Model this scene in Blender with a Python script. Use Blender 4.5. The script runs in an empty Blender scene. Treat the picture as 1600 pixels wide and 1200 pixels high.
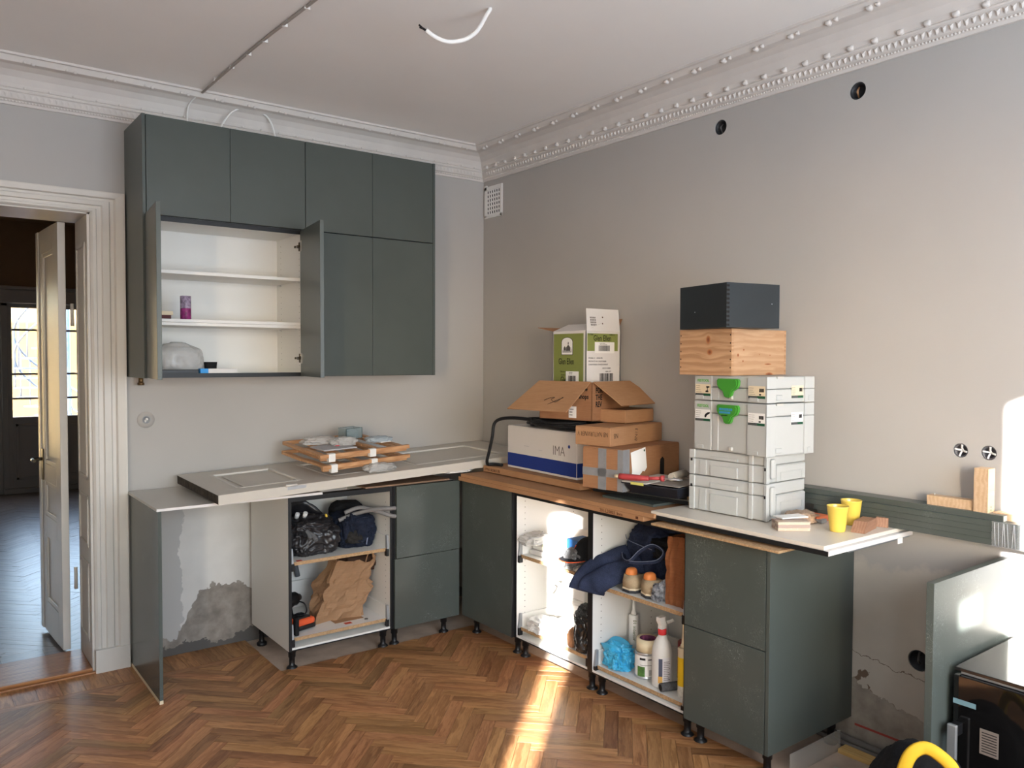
import bpy, bmesh, math, random
from mathutils import Vector, Matrix, noise

# ------------------------------------------------------------------ camera, sky, sun, exposure
sc = bpy.context.scene
COL = sc.collection
CAM = (-3.1634, -4.5198, 1.6132)
yaw, pitch, roll, FPX = .6467, -.0321, .0032, 1248.4
f = Vector((math.sin(yaw)*math.cos(pitch), math.cos(yaw)*math.cos(pitch), math.sin(pitch)))
r0 = Vector((math.cos(yaw), -math.sin(yaw), 0)); u0 = r0.cross(f)
rr = r0*math.cos(roll)+u0*math.sin(roll); uu = -r0*math.sin(roll)+u0*math.cos(roll)
cam = bpy.data.objects.new('camera', bpy.data.cameras.new('camera')); COL.objects.link(cam)
cam.matrix_world = Matrix(((rr.x, uu.x, -f.x, CAM[0]), (rr.y, uu.y, -f.y, CAM[1]), (rr.z, uu.z, -f.z, CAM[2]), (0, 0, 0, 1)))
cam.data.sensor_width = 36; cam.data.lens = FPX*36/1600; cam.data.clip_start = .05
sc.camera = cam
sc.view_settings.view_transform = 'Standard'; sc.view_settings.look = 'None'
sc.view_settings.gamma = 1; sc.view_settings.use_curve_mapping = False
sc.view_settings.exposure = 1.05
sc.cycles.max_bounces = 10; sc.cycles.diffuse_bounces = 7; sc.cycles.sample_clamp_indirect = 6

SUN_EL = math.radians(15.0); SUN_AZ = math.radians(41.8)      # direction the light travels in plan
sd = Vector((math.cos(SUN_AZ)*math.cos(SUN_EL), math.sin(SUN_AZ)*math.cos(SUN_EL), -math.sin(SUN_EL)))
world = bpy.data.worlds.new('sky'); sc.world = world; world.use_nodes = True
nt = world.node_tree; nt.nodes.clear()
sky = nt.nodes.new('ShaderNodeTexSky'); sky.sky_type = 'NISHITA'; sky.sun_disc = False
sky.sun_elevation = SUN_EL; sky.sun_rotation = math.atan2(-sd.x, -sd.y); sky.altitude = 30
hs = nt.nodes.new('ShaderNodeHueSaturation'); hs.inputs['Saturation'].default_value = .8
bg = nt.nodes.new('ShaderNodeBackground'); bg.inputs[1].default_value = 1.6
wo = nt.nodes.new('ShaderNodeOutputWorld')
nt.links.new(sky.outputs[0], hs.inputs['Color']); nt.links.new(hs.outputs[0], bg.inputs[0]); nt.links.new(bg.outputs[0], wo.inputs[0])
sl = bpy.data.lights.new('sun', 'SUN'); sl.energy = 32; sl.angle = math.radians(.6); sl.color = (1, .985, .975)
so = bpy.data.objects.new('sun', sl); COL.objects.link(so)
so.rotation_euler = sd.to_track_quat('-Z', 'Y').to_euler(); so.location = (-8, -9, 6)

def portal(cx, cy, cz, w, h, d):
    l = bpy.data.lights.new('sky_portal', 'AREA'); l.shape = 'RECTANGLE'; l.size = w; l.size_y = h; l.cycles.is_portal = True
    o = bpy.data.objects.new('sky_portal', l); COL.objects.link(o); o.location = (cx, cy, cz)
    o.rotation_euler = Vector(d).to_track_quat('-Z', 'Z').to_euler()
SOUTH = -5.6
FILLWIN = (-4.25, -3.4, .85, 2.45)     # unseen window added behind the camera to brighten the room
WIN1 = (-2.73, -.55, .85, 2.45)      # x0, x1, z0, z1 of the openings in the window wall
WIN2 = (-5.475, -5.135, .85, 2.6)
SUNSLOT = (-3.11, -2.79, 1.63, 1.80)     # unseen opening added to shape the sun patch on the end panel
for w in ((WIN1[0], -2.31, WIN1[2], WIN1[3]), WIN2):
    portal((w[0]+w[1])/2, SOUTH-.11, (w[2]+w[3])/2, w[1]-w[0], w[3]-w[2], (0, 1, 0))
def daylight(name, x0, x1, z0, z1, power):
    # daylight: area lamp added before an invented curtain to brighten the room
    l = bpy.data.lights.new(name, 'AREA'); l.shape = 'RECTANGLE'; l.size = x1-x0; l.size_y = z1-z0; l.energy = power; l.color = (.84, .96, 1.10)
    o = bpy.data.objects.new(name, l); COL.objects.link(o); o.location = ((x0+x1)/2, SOUTH+.10, (z0+z1)/2)
    o.rotation_euler = Vector((0, 1, 0)).to_track_quat('-Z', 'Z').to_euler()
daylight('window_daylight', FILLWIN[0], FILLWIN[1], FILLWIN[2], FILLWIN[3], 12)
daylight('window_daylight', -2.25, WIN1[1], WIN1[2], WIN1[3], 43)
FARY = 6.5
portal(-1.73, FARY+.12, 1.45, 1.2, 1.6, (0, -1, 0))
portal(-3.85, FARY+.22, 1.4, 1.5, 2.0, (0, -1, 0))  # sky portal for an unseen opening added to brighten the next room

# ------------------------------------------------------------------ helpers
rnd = random.Random(7)
def lin(c):
    c = c/255
    return c/12.92 if c <= .04045 else ((c+.055)/1.055)**2.4
def rgb(*c): return (lin(c[0]), lin(c[1]), lin(c[2]), 1)
MATS = {}
class N:
    """small node-graph writer"""
    def __init__(s, name):
        s.m = bpy.data.materials.new(name); s.m.use_nodes = True; s.t = s.m.node_tree
        s.b = s.t.nodes['Principled BSDF']
    def n(s, typ, **kw):
        o = s.t.nodes.new(typ)
        for k, v in kw.items():
            if k.startswith('i_'):
                key = k[2:]; key = int(key) if key.isdigit() else key.replace('_', ' ')
                if isinstance(v, bpy.types.NodeSocket): s.t.links.new(v, o.inputs[key])
                else: o.inputs[key].default_value = v
            else: setattr(o, k, v)
        return o
    def set(s, key, v):
        if isinstance(v, bpy.types.NodeSocket): s.t.links.new(v, s.b.inputs[key])
        else: s.b.inputs[key].default_value = v
    def coord(s, kind='Object'): return s.n('ShaderNodeTexCoord').outputs[kind]
    def noise(s, vec, scale, detail=4, rough=.55, out='Fac'):
        return s.n('ShaderNodeTexNoise', i_Vector=vec, i_Scale=scale, i_Detail=detail, i_Roughness=rough).outputs[out]
    def ramp(s, fac, *stops):
        r = s.n('ShaderNodeValToRGB', i_Fac=fac); e = r.color_ramp.elements
        while len(e) < len(stops): e.new(.5)
        for k, (p, c) in zip(e, stops):
            k.position = p; k.color = c if len(c) == 4 else (*c, 1)
        return r.outputs[0]
    def mix(s, fac, a, b, blend='MIX'):
        o = s.n('ShaderNodeMix', data_type='RGBA', blend_type=blend)
        for k, v in ((0, fac), (6, a), (7, b)):
            if isinstance(v, bpy.types.NodeSocket): s.t.links.new(v, o.inputs[k])
            else: o.inputs[k].default_value = v
        return o.outputs[2]
    def math(s, op, a, b=0., c=0.):
        o = s.n('ShaderNodeMath', operation=op)
        for k, v in enumerate((a, b, c)):
            if isinstance(v, bpy.types.NodeSocket): s.t.links.new(v, o.inputs[k])
            else: o.inputs[k].default_value = v
        return o.outputs[0]
    def bump(s, h, strength=.2, dist=.01):
        s.set('Normal', s.n('ShaderNodeBump', i_Height=h, i_Strength=strength, i_Distance=dist).outputs[0])

def mat(name, c, rough=.5, spec=.5, metal=0., mott=0., mscale=8., bump=0., bscale=60., trans=0., alpha=1.):
    if name in MATS: return MATS[name]
    g = N(name); col = rgb(*c)
    v = g.coord()
    if mott:
        k = 1-mott; d = tuple(x*k for x in col[:3])+(1,); l = tuple(min(1, x*(1+mott*.6)) for x in col[:3])+(1,)
        g.set('Base Color', g.ramp(g.noise(v, mscale, 5), (.3, d), (.7, l)))
    else: g.set('Base Color', col)
    g.set('Roughness', rough); g.set('Specular IOR Level', spec); g.set('Metallic', metal)
    if trans: g.set('Transmission Weight', trans)
    if alpha < 1: g.set('Alpha', alpha)
    if bump: g.bump(g.noise(v, bscale, 3), bump, .004)
    MATS[name] = g.m
    return g.m

def wood(name, light, dark, rough=.5, scale=1., axis='X', random_tint=False, uv=False, spec=.4, tint=(.62, 1.18), knots=False):
    """grain runs along one axis; with uv the plank's own length runs along U"""
    g = N(name)
    co = g.coord('UV' if uv else 'Object')
    if random_tint:
        isl = g.n('ShaderNodeNewGeometry').outputs['Random Per Island']
        ob = g.n('ShaderNodeObjectInfo').outputs['Random']
        rv = g.math('FRACT', g.math('ADD', g.math('MULTIPLY', isl, 7.31), g.math('MULTIPLY', ob, 11.7)))
        off = g.n('ShaderNodeCombineXYZ', i_X=g.math('MULTIPLY', rv, 37.), i_Y=g.math('MULTIPLY', rv, 91.)).outputs[0]
        co = g.n('ShaderNodeVectorMath', operation='ADD', i_0=co, i_1=off).outputs[0]
    st = {'X': (1, 9, 9), 'Y': (9, 1, 9), 'Z': (9, 9, 1)}[axis]
    sv = g.n('ShaderNodeVectorMath', operation='MULTIPLY', i_0=co, i_1=tuple(x*scale for x in st)).outputs[0]
    a = g.noise(sv, 3.2, 6, .62); b = g.noise(sv, 17., 4, .6)
    warp = g.n('ShaderNodeTexWave', i_Vector=sv, i_Scale=1.6, i_Distortion=7., i_Detail=3., bands_direction={'X': 'Y', 'Y': 'X', 'Z': 'X'}[axis]).outputs['Fac']
    fac = g.math('ADD', g.math('MULTIPLY', a, .55), g.math('ADD', g.math('MULTIPLY', b, .25), g.math('MULTIPLY', warp, .2)))
    c = g.ramp(fac, (.32, rgb(*dark)), (.66, rgb(*light)))
    if knots:
        vk = g.n('ShaderNodeTexVoronoi', i_Vector=co, i_Scale=knots, i_Randomness=1.).outputs['Distance']
        kf = g.ramp(vk, (.05, (1, 1, 1, 1)), (.11, (0, 0, 0, 1)))
        c = g.mix(kf, c, rgb(120, 66, 30))
    if random_tint:
        sp = g.n('ShaderNodeMapRange', i_Value=rv, i_3=tint[0], i_4=tint[1]).outputs[0]
        c = g.n('ShaderNodeHueSaturation', i_Color=c, i_Value=sp, i_Saturation=1.0).outputs[0]
    g.set('Base Color', c); g.set('Roughness', rough); g.set('Specular IOR Level', spec)
    g.bump(fac, .08, .003)
    MATS[name] = g.m
    return g.m

WM = {}          # world matrix of every empty / part
def link(o): COL.objects.link(o); return o
def props(o, label=None, cat=None, group=None, kind=None):
    if label: o['label'] = label
    if cat: o['category'] = cat
    if group: o['group'] = group
    if kind: o['kind'] = kind
    return o
def thing(name, label, cat, loc=(0, 0, 0), rotz=0., group=None):
    o = bpy.data.objects.new(name, None); link(o); o.empty_display_size = .1
    o.location = loc; o.rotation_euler = (0, 0, math.radians(rotz))
    WM[o] = Matrix.Translation(loc) @ Matrix.Rotation(math.radians(rotz), 4, 'Z')
    return props(o, label, cat, group)
def dup(root, loc, rotz, label=None, group=None):
    r = root.copy(); link(r); r.location = loc; r.rotation_euler = (0, 0, math.radians(rotz))
    if label: r['label'] = label
    if group: r['group'] = group
    for ch in list(root.children):
        c = ch.copy(); link(c); c.parent = r
        for g in ch.children:
            d = g.copy(); link(d); d.parent = c
    return r

class G:
    """collects geometry; world coordinates unless told otherwise"""
    def __init__(s): s.bm = bmesh.new()
    def box(s, x0, x1, y0, y1, z0, z1, bev=0., seg=2, M=None, mi=0):
        m = Matrix.Translation(((x0+x1)/2, (y0+y1)/2, (z0+z1)/2)) @ Matrix.Diagonal((abs(x1-x0), abs(y1-y0), abs(z1-z0), 1))
        if M is not None: m = M @ m
        r = bmesh.ops.create_cube(s.bm, size=1, matrix=m)
        vs = r['verts']; fs = list({q for v in vs for q in v.link_faces})
        for q in fs: q.material_index = mi
        if bev:
            es = list({e for v in vs for e in v.link_edges})
            res = bmesh.ops.bevel(s.bm, geom=es, offset=bev, segments=seg, affect='EDGES', profile=.5)
            for q in res['faces']: q.material_index = mi
        return s
    def poly(s, pts, mi=0):
        q = s.bm.faces.new([s.bm.verts.new(p) for p in pts]); q.material_index = mi; return s
    def prism(s, pts, d, M=None, mi=0):
        """polygon pts (x, y) extruded by d along z, then placed with M"""
        M = M or Matrix()
        a = [s.bm.verts.new(M @ Vector((x, y, 0))) for x, y in pts]; b = [s.bm.verts.new(M @ Vector((x, y, d))) for x, y in pts]
        n = len(pts); fs = [s.bm.faces.new(a[::-1]), s.bm.faces.new(b)]
        for i in range(n): fs.append(s.bm.faces.new((a[i], a[(i+1) % n], b[(i+1) % n], b[i])))
        for q in fs: q.material_index = mi
        return s
    def tube(s, pts, rad, seg=8, smooth=6, flat=1., caps=True, closed=False, mi=0):
        P = [Vector(p) for p in pts]
        if smooth and len(P) > 2:
            Q = []; n = len(P)
            rng = n if closed else n-1
            for i in range(rng):
                p0 = P[(i-1) % n] if closed else P[max(i-1, 0)]; p1 = P[i]; p2 = P[(i+1) % n]; p3 = P[(i+2) % n] if closed else P[min(i+2, n-1)]
                for k in range(smooth):
                    t = k/smooth
                    Q.append(.5*((2*p1)+(p2-p0)*t+(2*p0-5*p1+4*p2-p3)*t*t+(3*p1-p0-3*p2+p3)*t**3))
            if not closed: Q.append(P[-1])
            P = Q
        n = len(P); rads = rad if callable(rad) else (lambda t: rad)
        rings = []; up = Vector((0, 0, 1))
        prev = None
        for i, p in enumerate(P):
            t = (P[(i+1) % n]-P[i-1]) if closed else (P[min(i+1, n-1)]-P[max(i-1, 0)])
            t.normalize()
            if prev is None:
                a = t.cross(up)
                if a.length < .05: a = t.cross(Vector((1, 0, 0)))
            else: a = prev-t*prev.dot(t)
            a.normalize(); prev = a; b = t.cross(a)
            rr_ = rads(i/max(1, n-1))
            rings.append([s.bm.verts.new(p+a*math.cos(2*math.pi*k/seg)*rr_+b*math.sin(2*math.pi*k/seg)*rr_*flat) for k in range(seg)])
        for i in range(n if closed else n-1):
            A, B = rings[i], rings[(i+1) % n]
            for k in range(seg):
                q = s.bm.faces.new((A[k], A[(k+1) % seg], B[(k+1) % seg], B[k])); q.smooth = True; q.material_index = mi
        if caps and not closed:
            for R in (rings[0][::-1], rings[-1]): s.bm.faces.new(R).material_index = mi
        return s
    def lathe(s, prof, c=(0, 0, 0), seg=24, M=None, mi=0, capb=True, capt=True):
        M = M or Matrix.Translation(c)
        rings = [[s.bm.verts.new(M @ Vector((r*math.cos(2*math.pi*k/seg), r*math.sin(2*math.pi*k/seg), z))) for k in range(seg)] for r, z in prof]
        for A, B in zip(rings, rings[1:]):
            for k in range(seg):
                q = s.bm.faces.new((A[k], A[(k+1) % seg], B[(k+1) % seg], B[k])); q.smooth = True; q.material_index = mi
        if capb: s.bm.faces.new(rings[0][::-1]).material_index = mi
        if capt: s.bm.faces.new(rings[-1]).material_index = mi
        return s
    def loft(s, rings, closed_bottom=True, mi=0, smooth=False, cap_top=False):
        R = [[s.bm.verts.new(p) for p in ring] for ring in rings]; n = len(R[0])
        for A, B in zip(R, R[1:]):
            for k in range(n):
                q = s.bm.faces.new((A[k], A[(k+1) % n], B[(k+1) % n], B[k])); q.smooth = smooth; q.material_index = mi
        if closed_bottom: s.bm.faces.new(R[0][::-1])
        if cap_top: s.bm.faces.new(R[-1])
        return s
    def blob(s, c, size, seed=0, amp=.18, freq=2.2, sub=5, flat=True, power=.75, crease=1., M=None, mi=0, smooth=True):
        """a crumpled soft lump resting on its flattened underside"""
        r = bmesh.ops.create_icosphere(s.bm, subdivisions=sub, radius=1)
        o = Vector((seed*13.7, seed*5.1, seed*9.3)); c = Vector(c); sz = Vector(size)
        for v in r['verts']:
            d = v.co.normalized()
            q = Vector([math.copysign(abs(k)**power, k) for k in d])
            n1 = noise.noise(d*freq+o); n2 = 1-abs(noise.noise(d*freq*2.1+o*1.7+Vector((n1, n1, n1))*.8))*2; n3 = 1-abs(noise.noise(d*freq*5+o*.3+Vector((n1, 0, n1))*1.6))*2
            k = 1+amp*(n1*1.0+crease*(n2*.45+n3*.2))
            p = Vector((q.x*sz.x, q.y*sz.y, q.z*sz.z))*k
            if flat: p.z = max(p.z, -sz.z*.82+.01*n1*sz.z)
            p.z += sz.z*.82 if flat else 0
            if M is not None: p = M @ p
            v.co = p+c
        for v in r['verts']:
            for q in v.link_faces: q.smooth = smooth; q.material_index = mi
        return s
    def cloth(s, c, sx, sy, fn, nx=40, ny=40, M=None, mi=0):
        """a sheet: fn(u, v) -> height"""
        V = []
        for j in range(ny+1):
            for i in range(nx+1):
                u, v = i/nx, j/ny
                p = Vector(((u-.5)*sx, (v-.5)*sy, fn(u, v)))
                if M is not None: p = M @ p
                V.append(s.bm.verts.new(p+Vector(c)))
        for j in range(ny):
            for i in range(nx):
                q = s.bm.faces.new((V[j*(nx+1)+i], V[j*(nx+1)+i+1], V[(j+1)*(nx+1)+i+1], V[(j+1)*(nx+1)+i])); q.smooth = True; q.material_index = mi
        return s
    def out(s, name, mats, parent=None, local=False, label=None, cat=None, group=None, kind=None, M=None, solid=0., recalc=True):
        if recalc: bmesh.ops.recalc_face_normals(s.bm, faces=s.bm.faces[:])
        w = WM.get(parent, Matrix()) if parent else Matrix()
        if parent and not local: s.bm.transform(w.inverted())
        me = bpy.data.meshes.new(name); s.bm.to_mesh(me); s.bm.free()
        for m in (mats if isinstance(mats, (list, tuple)) else [mats]): me.materials.append(m)
        o = bpy.data.objects.new(name, me); link(o)
        if parent: o.parent = parent
        WM[o] = w
        if M is not None and not parent: o.matrix_world = M; WM[o] = M
        if solid:
            md = o.modifiers.new('thickness', 'SOLIDIFY'); md.thickness = solid; md.offset = 0
        return props(o, label, cat, group, kind)
def share(name, src, parent, M=None):
    """another part with the same mesh data"""
    o = bpy.data.objects.new(name, src.data); link(o); o.parent = parent; WM[o] = WM.get(parent, Matrix())
    if M is not None: o.matrix_local = M
    return o
def simple(name, m, parent, *b, bev=0., **kw): return G().box(*b, bev=bev).out(name, m, parent, **kw)
def frame_mat(o, x, y):
    x = Vector(x).normalized(); y = Vector(y).normalized(); z = x.cross(y)
    return Matrix(((x.x, y.x, z.x, o[0]), (x.y, y.y, z.y, o[1]), (x.z, y.z, z.z, o[2]), (0, 0, 0, 1)))
def text(s, size, M, m, parent, name='lettering', sx=1., local=True, align='LEFT', bold=0., shear=0., spacing=1., ext=.0003):
    cu = bpy.data.curves.new('t', 'FONT'); cu.body = s; cu.size = size; cu.extrude = ext; cu.resolution_u = 2
    cu.align_x = align; cu.offset = bold; cu.shear = shear; cu.space_character = spacing
    ob = bpy.data.objects.new('t', cu); link(ob)
    dg = bpy.context.evaluated_depsgraph_get()
    me = bpy.data.meshes.new_from_object(ob.evaluated_get(dg)); bpy.data.objects.remove(ob); bpy.data.curves.remove(cu)
    T = M @ Matrix.Diagonal((sx, 1, 1, 1))
    if not local: T = WM[parent].inverted() @ T
    me.transform(T); me.materials.clear(); me.materials.append(m); me.name = name
    o = bpy.data.objects.new(name, me); link(o); o.parent = parent; WM[o] = WM[parent]
    return o
def LF(y, z, e=.0008): return frame_mat((-e, y, z), (0, -1, 0), (0, 0, 1))      # on a left face (local x = 0)
def RF(x, z, e=.0008): return frame_mat((x, -e, z), (1, 0, 0), (0, 0, 1))       # on a right face (local y = 0)
def decal(name, M, w, h, m, parent, t=.0005, bev=0.):
    """thin printed or stuck-on piece: M origin is its lower left corner"""
    return G().box(0, w, 0, h, 0, t, M=M).out(name, m, parent, local=True)
def bars(name, M, w, h, m, parent, seed=1, n=18):
    g = G(); r = random.Random(seed); x = 0; k = w/n
    while x < w-k:
        b = k*r.choice((.35, .5, .9)); g.box(x, x+b, 0, h, .0004, .0008, M=M); x += b+k*r.choice((.3, .45, .7))
    return g.out(name, m, parent, local=True)
def lines(name, M, w, h, m, parent, rows=4, seed=1, fill=.8, th=.35):
    g = G(); r = random.Random(seed)
    for i in range(rows):
        y = h-(i+.7)*h/rows; x = 0; L = w*r.uniform(fill*.6, fill)
        while x < L:
            b = w*r.uniform(.05, .16); g.box(x, min(x+b, L), y, y+h/rows*th, .0004, .0008, M=M); x += b+w*.03
    return g.out(name, m, parent, local=True)

# ------------------------------------------------------------------ materials
def paint_wall(name, back):
    g = N(name); p = g.coord()
    sx = g.n('ShaderNodeSeparateXYZ', i_Vector=p)
    x, y, z = sx.outputs[0], sx.outputs[1], sx.outputs[2]
    n1 = g.noise(p, 3., 5); n2 = g.noise(p, 14., 6); n3 = g.noise(p, 45., 4)
    grey = g.ramp(g.noise(p, 1.2, 3), (.3, rgb(174, 171, 167)), (.7, rgb(180, 177, 173)))
    plaster = g.ramp(n1, (.3, rgb(196, 192, 186)), (.7, rgb(216, 212, 206)))
    cement = g.ramp(n2, (.3, rgb(120, 112, 104)), (.7, rgb(160, 151, 141)))
    wob = g.math('ADD', g.math('MULTIPLY', g.math('SUBTRACT', n1, .5), .16), g.math('MULTIPLY', g.math('SUBTRACT', n2, .5), .10))
    wobf = g.math('ADD', wob, g.math('MULTIPLY', g.math('SUBTRACT', n3, .5), .05))
    def below(v, lim, soft=.004): return g.math('SMOOTH_MIN', g.math('MAXIMUM', g.math('DIVIDE', g.math('SUBTRACT', lim, v), soft), 0.), 1., .01)
    if back:
        edge = below(g.math('MULTIPLY', x, -1.), g.math('ADD', 2.0, g.math('MULTIPLY', wob, .8)), .004)      # east of x = -2.0
        low = below(z, .885)
        m1 = g.math('MULTIPLY', edge, low)
        c = g.mix(m1, grey, plaster)
        line = g.math('ADD', .33, g.math('ADD', wobf, g.math('MULTIPLY', g.math('MINIMUM', g.math('ADD', x, 1.9), 0.), 1.9)))
        c = g.mix(below(z, g.math('MAXIMUM', line, g.math('ADD', .09, wobf))), c, cement)
        c = g.mix(below(z, g.math('ADD', .055, wobf)), c, rgb(92, 88, 84))
    else:
        s = g.math('MULTIPLY', g.math('MINIMUM', g.math('ADD', y, 2.70), 0.), .32)        # falls towards the south
        lim = g.math('ADD', .80, g.math('MULTIPLY', wob, 1.2))
        c = g.mix(below(z, lim, .03), grey, g.ramp(n1, (.3, rgb(190, 184, 174)), (.7, rgb(206, 200, 190))))
        l2 = g.math('ADD', .285, g.math('ADD', s, wobf))
        c = g.mix(below(z, g.math('ADD', l2, g.math('MULTIPLY', g.math('MAXIMUM', g.math('SUBTRACT', g.noise(p, 7., 3), .5), 0.), .32))), c, rgb(118, 100, 86))
        c = g.mix(below(z, l2), c, g.ramp(n2, (.25, rgb(140, 132, 122)), (.7, rgb(178, 170, 159))))
        crack = g.math('ABSOLUTE', g.math('SUBTRACT', z, g.math('ADD', .40, g.math('ADD', g.math('MULTIPLY', s, .45), g.math('MULTIPLY', wobf, .5)))))
        c = g.mix(below(crack, .0022, .001), c, rgb(120, 108, 98))
    g.set('Base Color', c); g.set('Roughness', .82); g.set('Specular IOR Level', .25)
    g.bump(g.math('ADD', n2, g.math('MULTIPLY', n3, .5)), .06, .004)
    return g.m
WALLB = paint_wall('painted_back_wall', True); WALLR = paint_wall('painted_right_wall', False)
WALLP = mat('plain_grey_paint', (181, 177, 172), .85, .25, mott=.03)
CEIL = mat('ceiling_paint', (241, 239, 236), .9, .2, mott=.02, mscale=2)
STUC = mat('stucco_white', (214, 208, 202), .7, .3, mott=.04, bump=.1, bscale=30)
TRIM = mat('old_white_gloss', (206, 201, 193), .38, .4, mott=.05, mscale=5, bump=.08, bscale=25)
CONC = mat('bare_subfloor', (186, 168, 152), .85, .2, mott=.22, mscale=6, bump=.3, bscale=18)
def plank_wood(name, light, dark, rough, spec, tint):
    g = N(name); co = g.coord('UV')
    isl = g.n('ShaderNodeNewGeometry').outputs['Random Per Island']; ob = g.n('ShaderNodeObjectInfo').outputs['Random']
    rv = g.math('FRACT', g.math('ADD', g.math('MULTIPLY', isl, 7.31), g.math('MULTIPLY', ob, 11.7)))
    rw = g.math('FRACT', g.math('MULTIPLY', rv, 53.7))
    off = g.n('ShaderNodeCombineXYZ', i_X=g.math('MULTIPLY', rv, 37.), i_Y=g.math('MULTIPLY', rw, 91.)).outputs[0]
    co = g.n('ShaderNodeVectorMath', operation='ADD', i_0=co, i_1=off).outputs[0]
    sv = g.n('ShaderNodeVectorMath', operation='MULTIPLY', i_0=co, i_1=(2.6, 17., 1.)).outputs[0]
    a = g.noise(sv, 1.6, 5, .6)
    sx = g.n('ShaderNodeSeparateXYZ', i_Vector=sv)
    ringv = g.math('SINE', g.math('ADD', g.math('MULTIPLY', sx.outputs[1], 5.), g.math('MULTIPLY', a, 26.)))
    fine = g.noise(g.n('ShaderNodeVectorMath', operation='MULTIPLY', i_0=co, i_1=(14., 260., 1.)).outputs[0], 1., 3, .6)
    fac = g.math('ADD', g.math('MULTIPLY', a, .62), g.math('ADD', g.math('MULTIPLY', ringv, .085), g.math('MULTIPLY', fine, .26)))
    c = g.ramp(fac, (.26, rgb(*dark)), (.62, rgb(*light)))
    sp = g.n('ShaderNodeMapRange', i_Value=g.math('POWER', rv, .8), i_3=tint[0], i_4=tint[1]).outputs[0]
    c = g.n('ShaderNodeHueSaturation', i_Color=c, i_Value=sp, i_Saturation=1.0, i_Hue=g.math('ADD', .492, g.math('MULTIPLY', rw, .014))).outputs[0]
    g.set('Base Color', c); g.set('Roughness', rough); g.set('Specular IOR Level', spec)
    MATS[name] = g.m
    return g.m
OAK = plank_wood('oak_parquet', (190, 140, 94), (136, 90, 54), .4, .3, (.58, 1.13))
OAKOLD = plank_wood('worn_grey_parquet', (124, 106, 92), (84, 70, 60), .34, 1., (.75, 1.1))
OAKT = wood('oak_threshold', (176, 118, 66), (120, 70, 34), .35, 1.2)
def green(name, scratch, rough=.36):
    g = N(name); p = g.coord()
    c = g.ramp(g.noise(p, 2.5, 3), (.3, rgb(75, 81, 77)), (.7, rgb(81, 87, 83)))
    if scratch:
        n = g.noise(p, 3.5, 2); w = g.n('ShaderNodeVectorMath', operation='ADD', i_0=p, i_1=g.noise(p, 9., 3, out='Color')).outputs[0]
        l = g.n('ShaderNodeTexVoronoi', i_Vector=w, i_Scale=16., feature='DISTANCE_TO_EDGE').outputs['Distance']
        ln = g.ramp(l, (.0, (1, 1, 1, 1)), (.022, (0, 0, 0, 1)))
        mask = g.ramp(g.noise(p, 5.5, 5, .7), (.5, (0, 0, 0, 1)), (.64, (1, 1, 1, 1)))
        d = g.ramp(g.noise(p, 90., 2), (.66, (0, 0, 0, 1)), (.74, (1, 1, 1, 1)))
        dust = g.math('MULTIPLY', g.math('ADD', g.math('MULTIPLY', ln, .75), g.math('MULTIPLY', d, .5)), g.math('MULTIPLY', mask, scratch))
        c = g.mix(dust, c, rgb(182, 190, 186))
        g.set('Roughness', g.math('ADD', rough, g.math('MULTIPLY', dust, .3)))
    else: g.set('Roughness', rough)
    g.set('Base Color', c); g.set('Specular IOR Level', .32)
    MATS[name] = g.m
    return g.m
GREEN = green('green_grey_lacquer', 0); GREENS = green('green_grey_lacquer_scratched', .8, .34); GREENP = green('green_grey_lacquer_filmed', .28, .24)
WHITE = mat('white_melamine', (226, 224, 219), .4, .45)
GREYL = mat('light_grey_melamine', (192, 188, 180), .5, .4)
BLACK = mat('black_edge_band', (24, 25, 27), .45, .4)
BLKP = mat('black_plastic', (22, 22, 24), .4, .45)
CHIP = N('raw_chipboard')
_v = CHIP.coord(); _f = CHIP.n('ShaderNodeTexVoronoi', i_Vector=_v, i_Scale=160., i_Randomness=1.).outputs['Color']
CHIP.set('Base Color', CHIP.mix(.75, CHIP.ramp(CHIP.n('ShaderNodeSeparateXYZ', i_Vector=_f).outputs[0], (.1, rgb(112, 82, 54)), (.5, rgb(176, 142, 102)), (.95, rgb(212, 184, 144))), rgb(176, 142, 104)))
CHIP.set('Roughness', .85); CHIP = CHIP.m
STEEL = mat('brushed_steel', (196, 198, 200), .38, .5, metal=.75)
GREYM = mat('grey_painted_steel', (160, 162, 164), .4, .5, metal=.4)
NICKEL = mat('dull_nickel', (150, 145, 138), .3, .5, metal=1.)
def card(name, a, b):
    g = N(name); p = g.coord()
    st = g.n('ShaderNodeVectorMath', operation='MULTIPLY', i_0=p, i_1=(1, 1, 14)).outputs[0]
    g.set('Base Color', g.ramp(g.math('ADD', g.math('MULTIPLY', g.noise(p, 4., 4), .6), g.math('MULTIPLY', g.noise(st, 14., 3), .4)), (.3, rgb(*b)), (.7, rgb(*a))))
    g.set('Roughness', .8); g.set('Specular IOR Level', .25)
    MATS[name] = g.m
    return g.m
CARD = card('brown_cardboard', (178, 136, 100), (158, 116, 82)); CARDD = card('dark_kraft', (166, 122, 88), (142, 100, 70))
PAPERB = card('kraft_paper', (166, 130, 98), (146, 112, 82)); PAPERD = card('dark_kraft_paper', (150, 96, 62), (126, 78, 48))
CWHITE = mat('white_carton', (220, 216, 213), .6, .3)
INK = mat('black_ink', (36, 33, 32), .8, .2); INKG = mat('grey_ink', (96, 92, 90), .8, .2)
BLUEP = mat('blue_print', (32, 56, 134), .6, .3); OLIVE = mat('olive_print', (130, 138, 74), .6, .3)
LABELW = mat('white_label', (236, 234, 230), .6, .3); LABELC = mat('cream_label', (222, 206, 176), .6, .3)
SYST = mat('light_grey_abs', (182, 184, 182), .5, .4, mott=.03, mscale=4, bump=.03, bscale=120)
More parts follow.
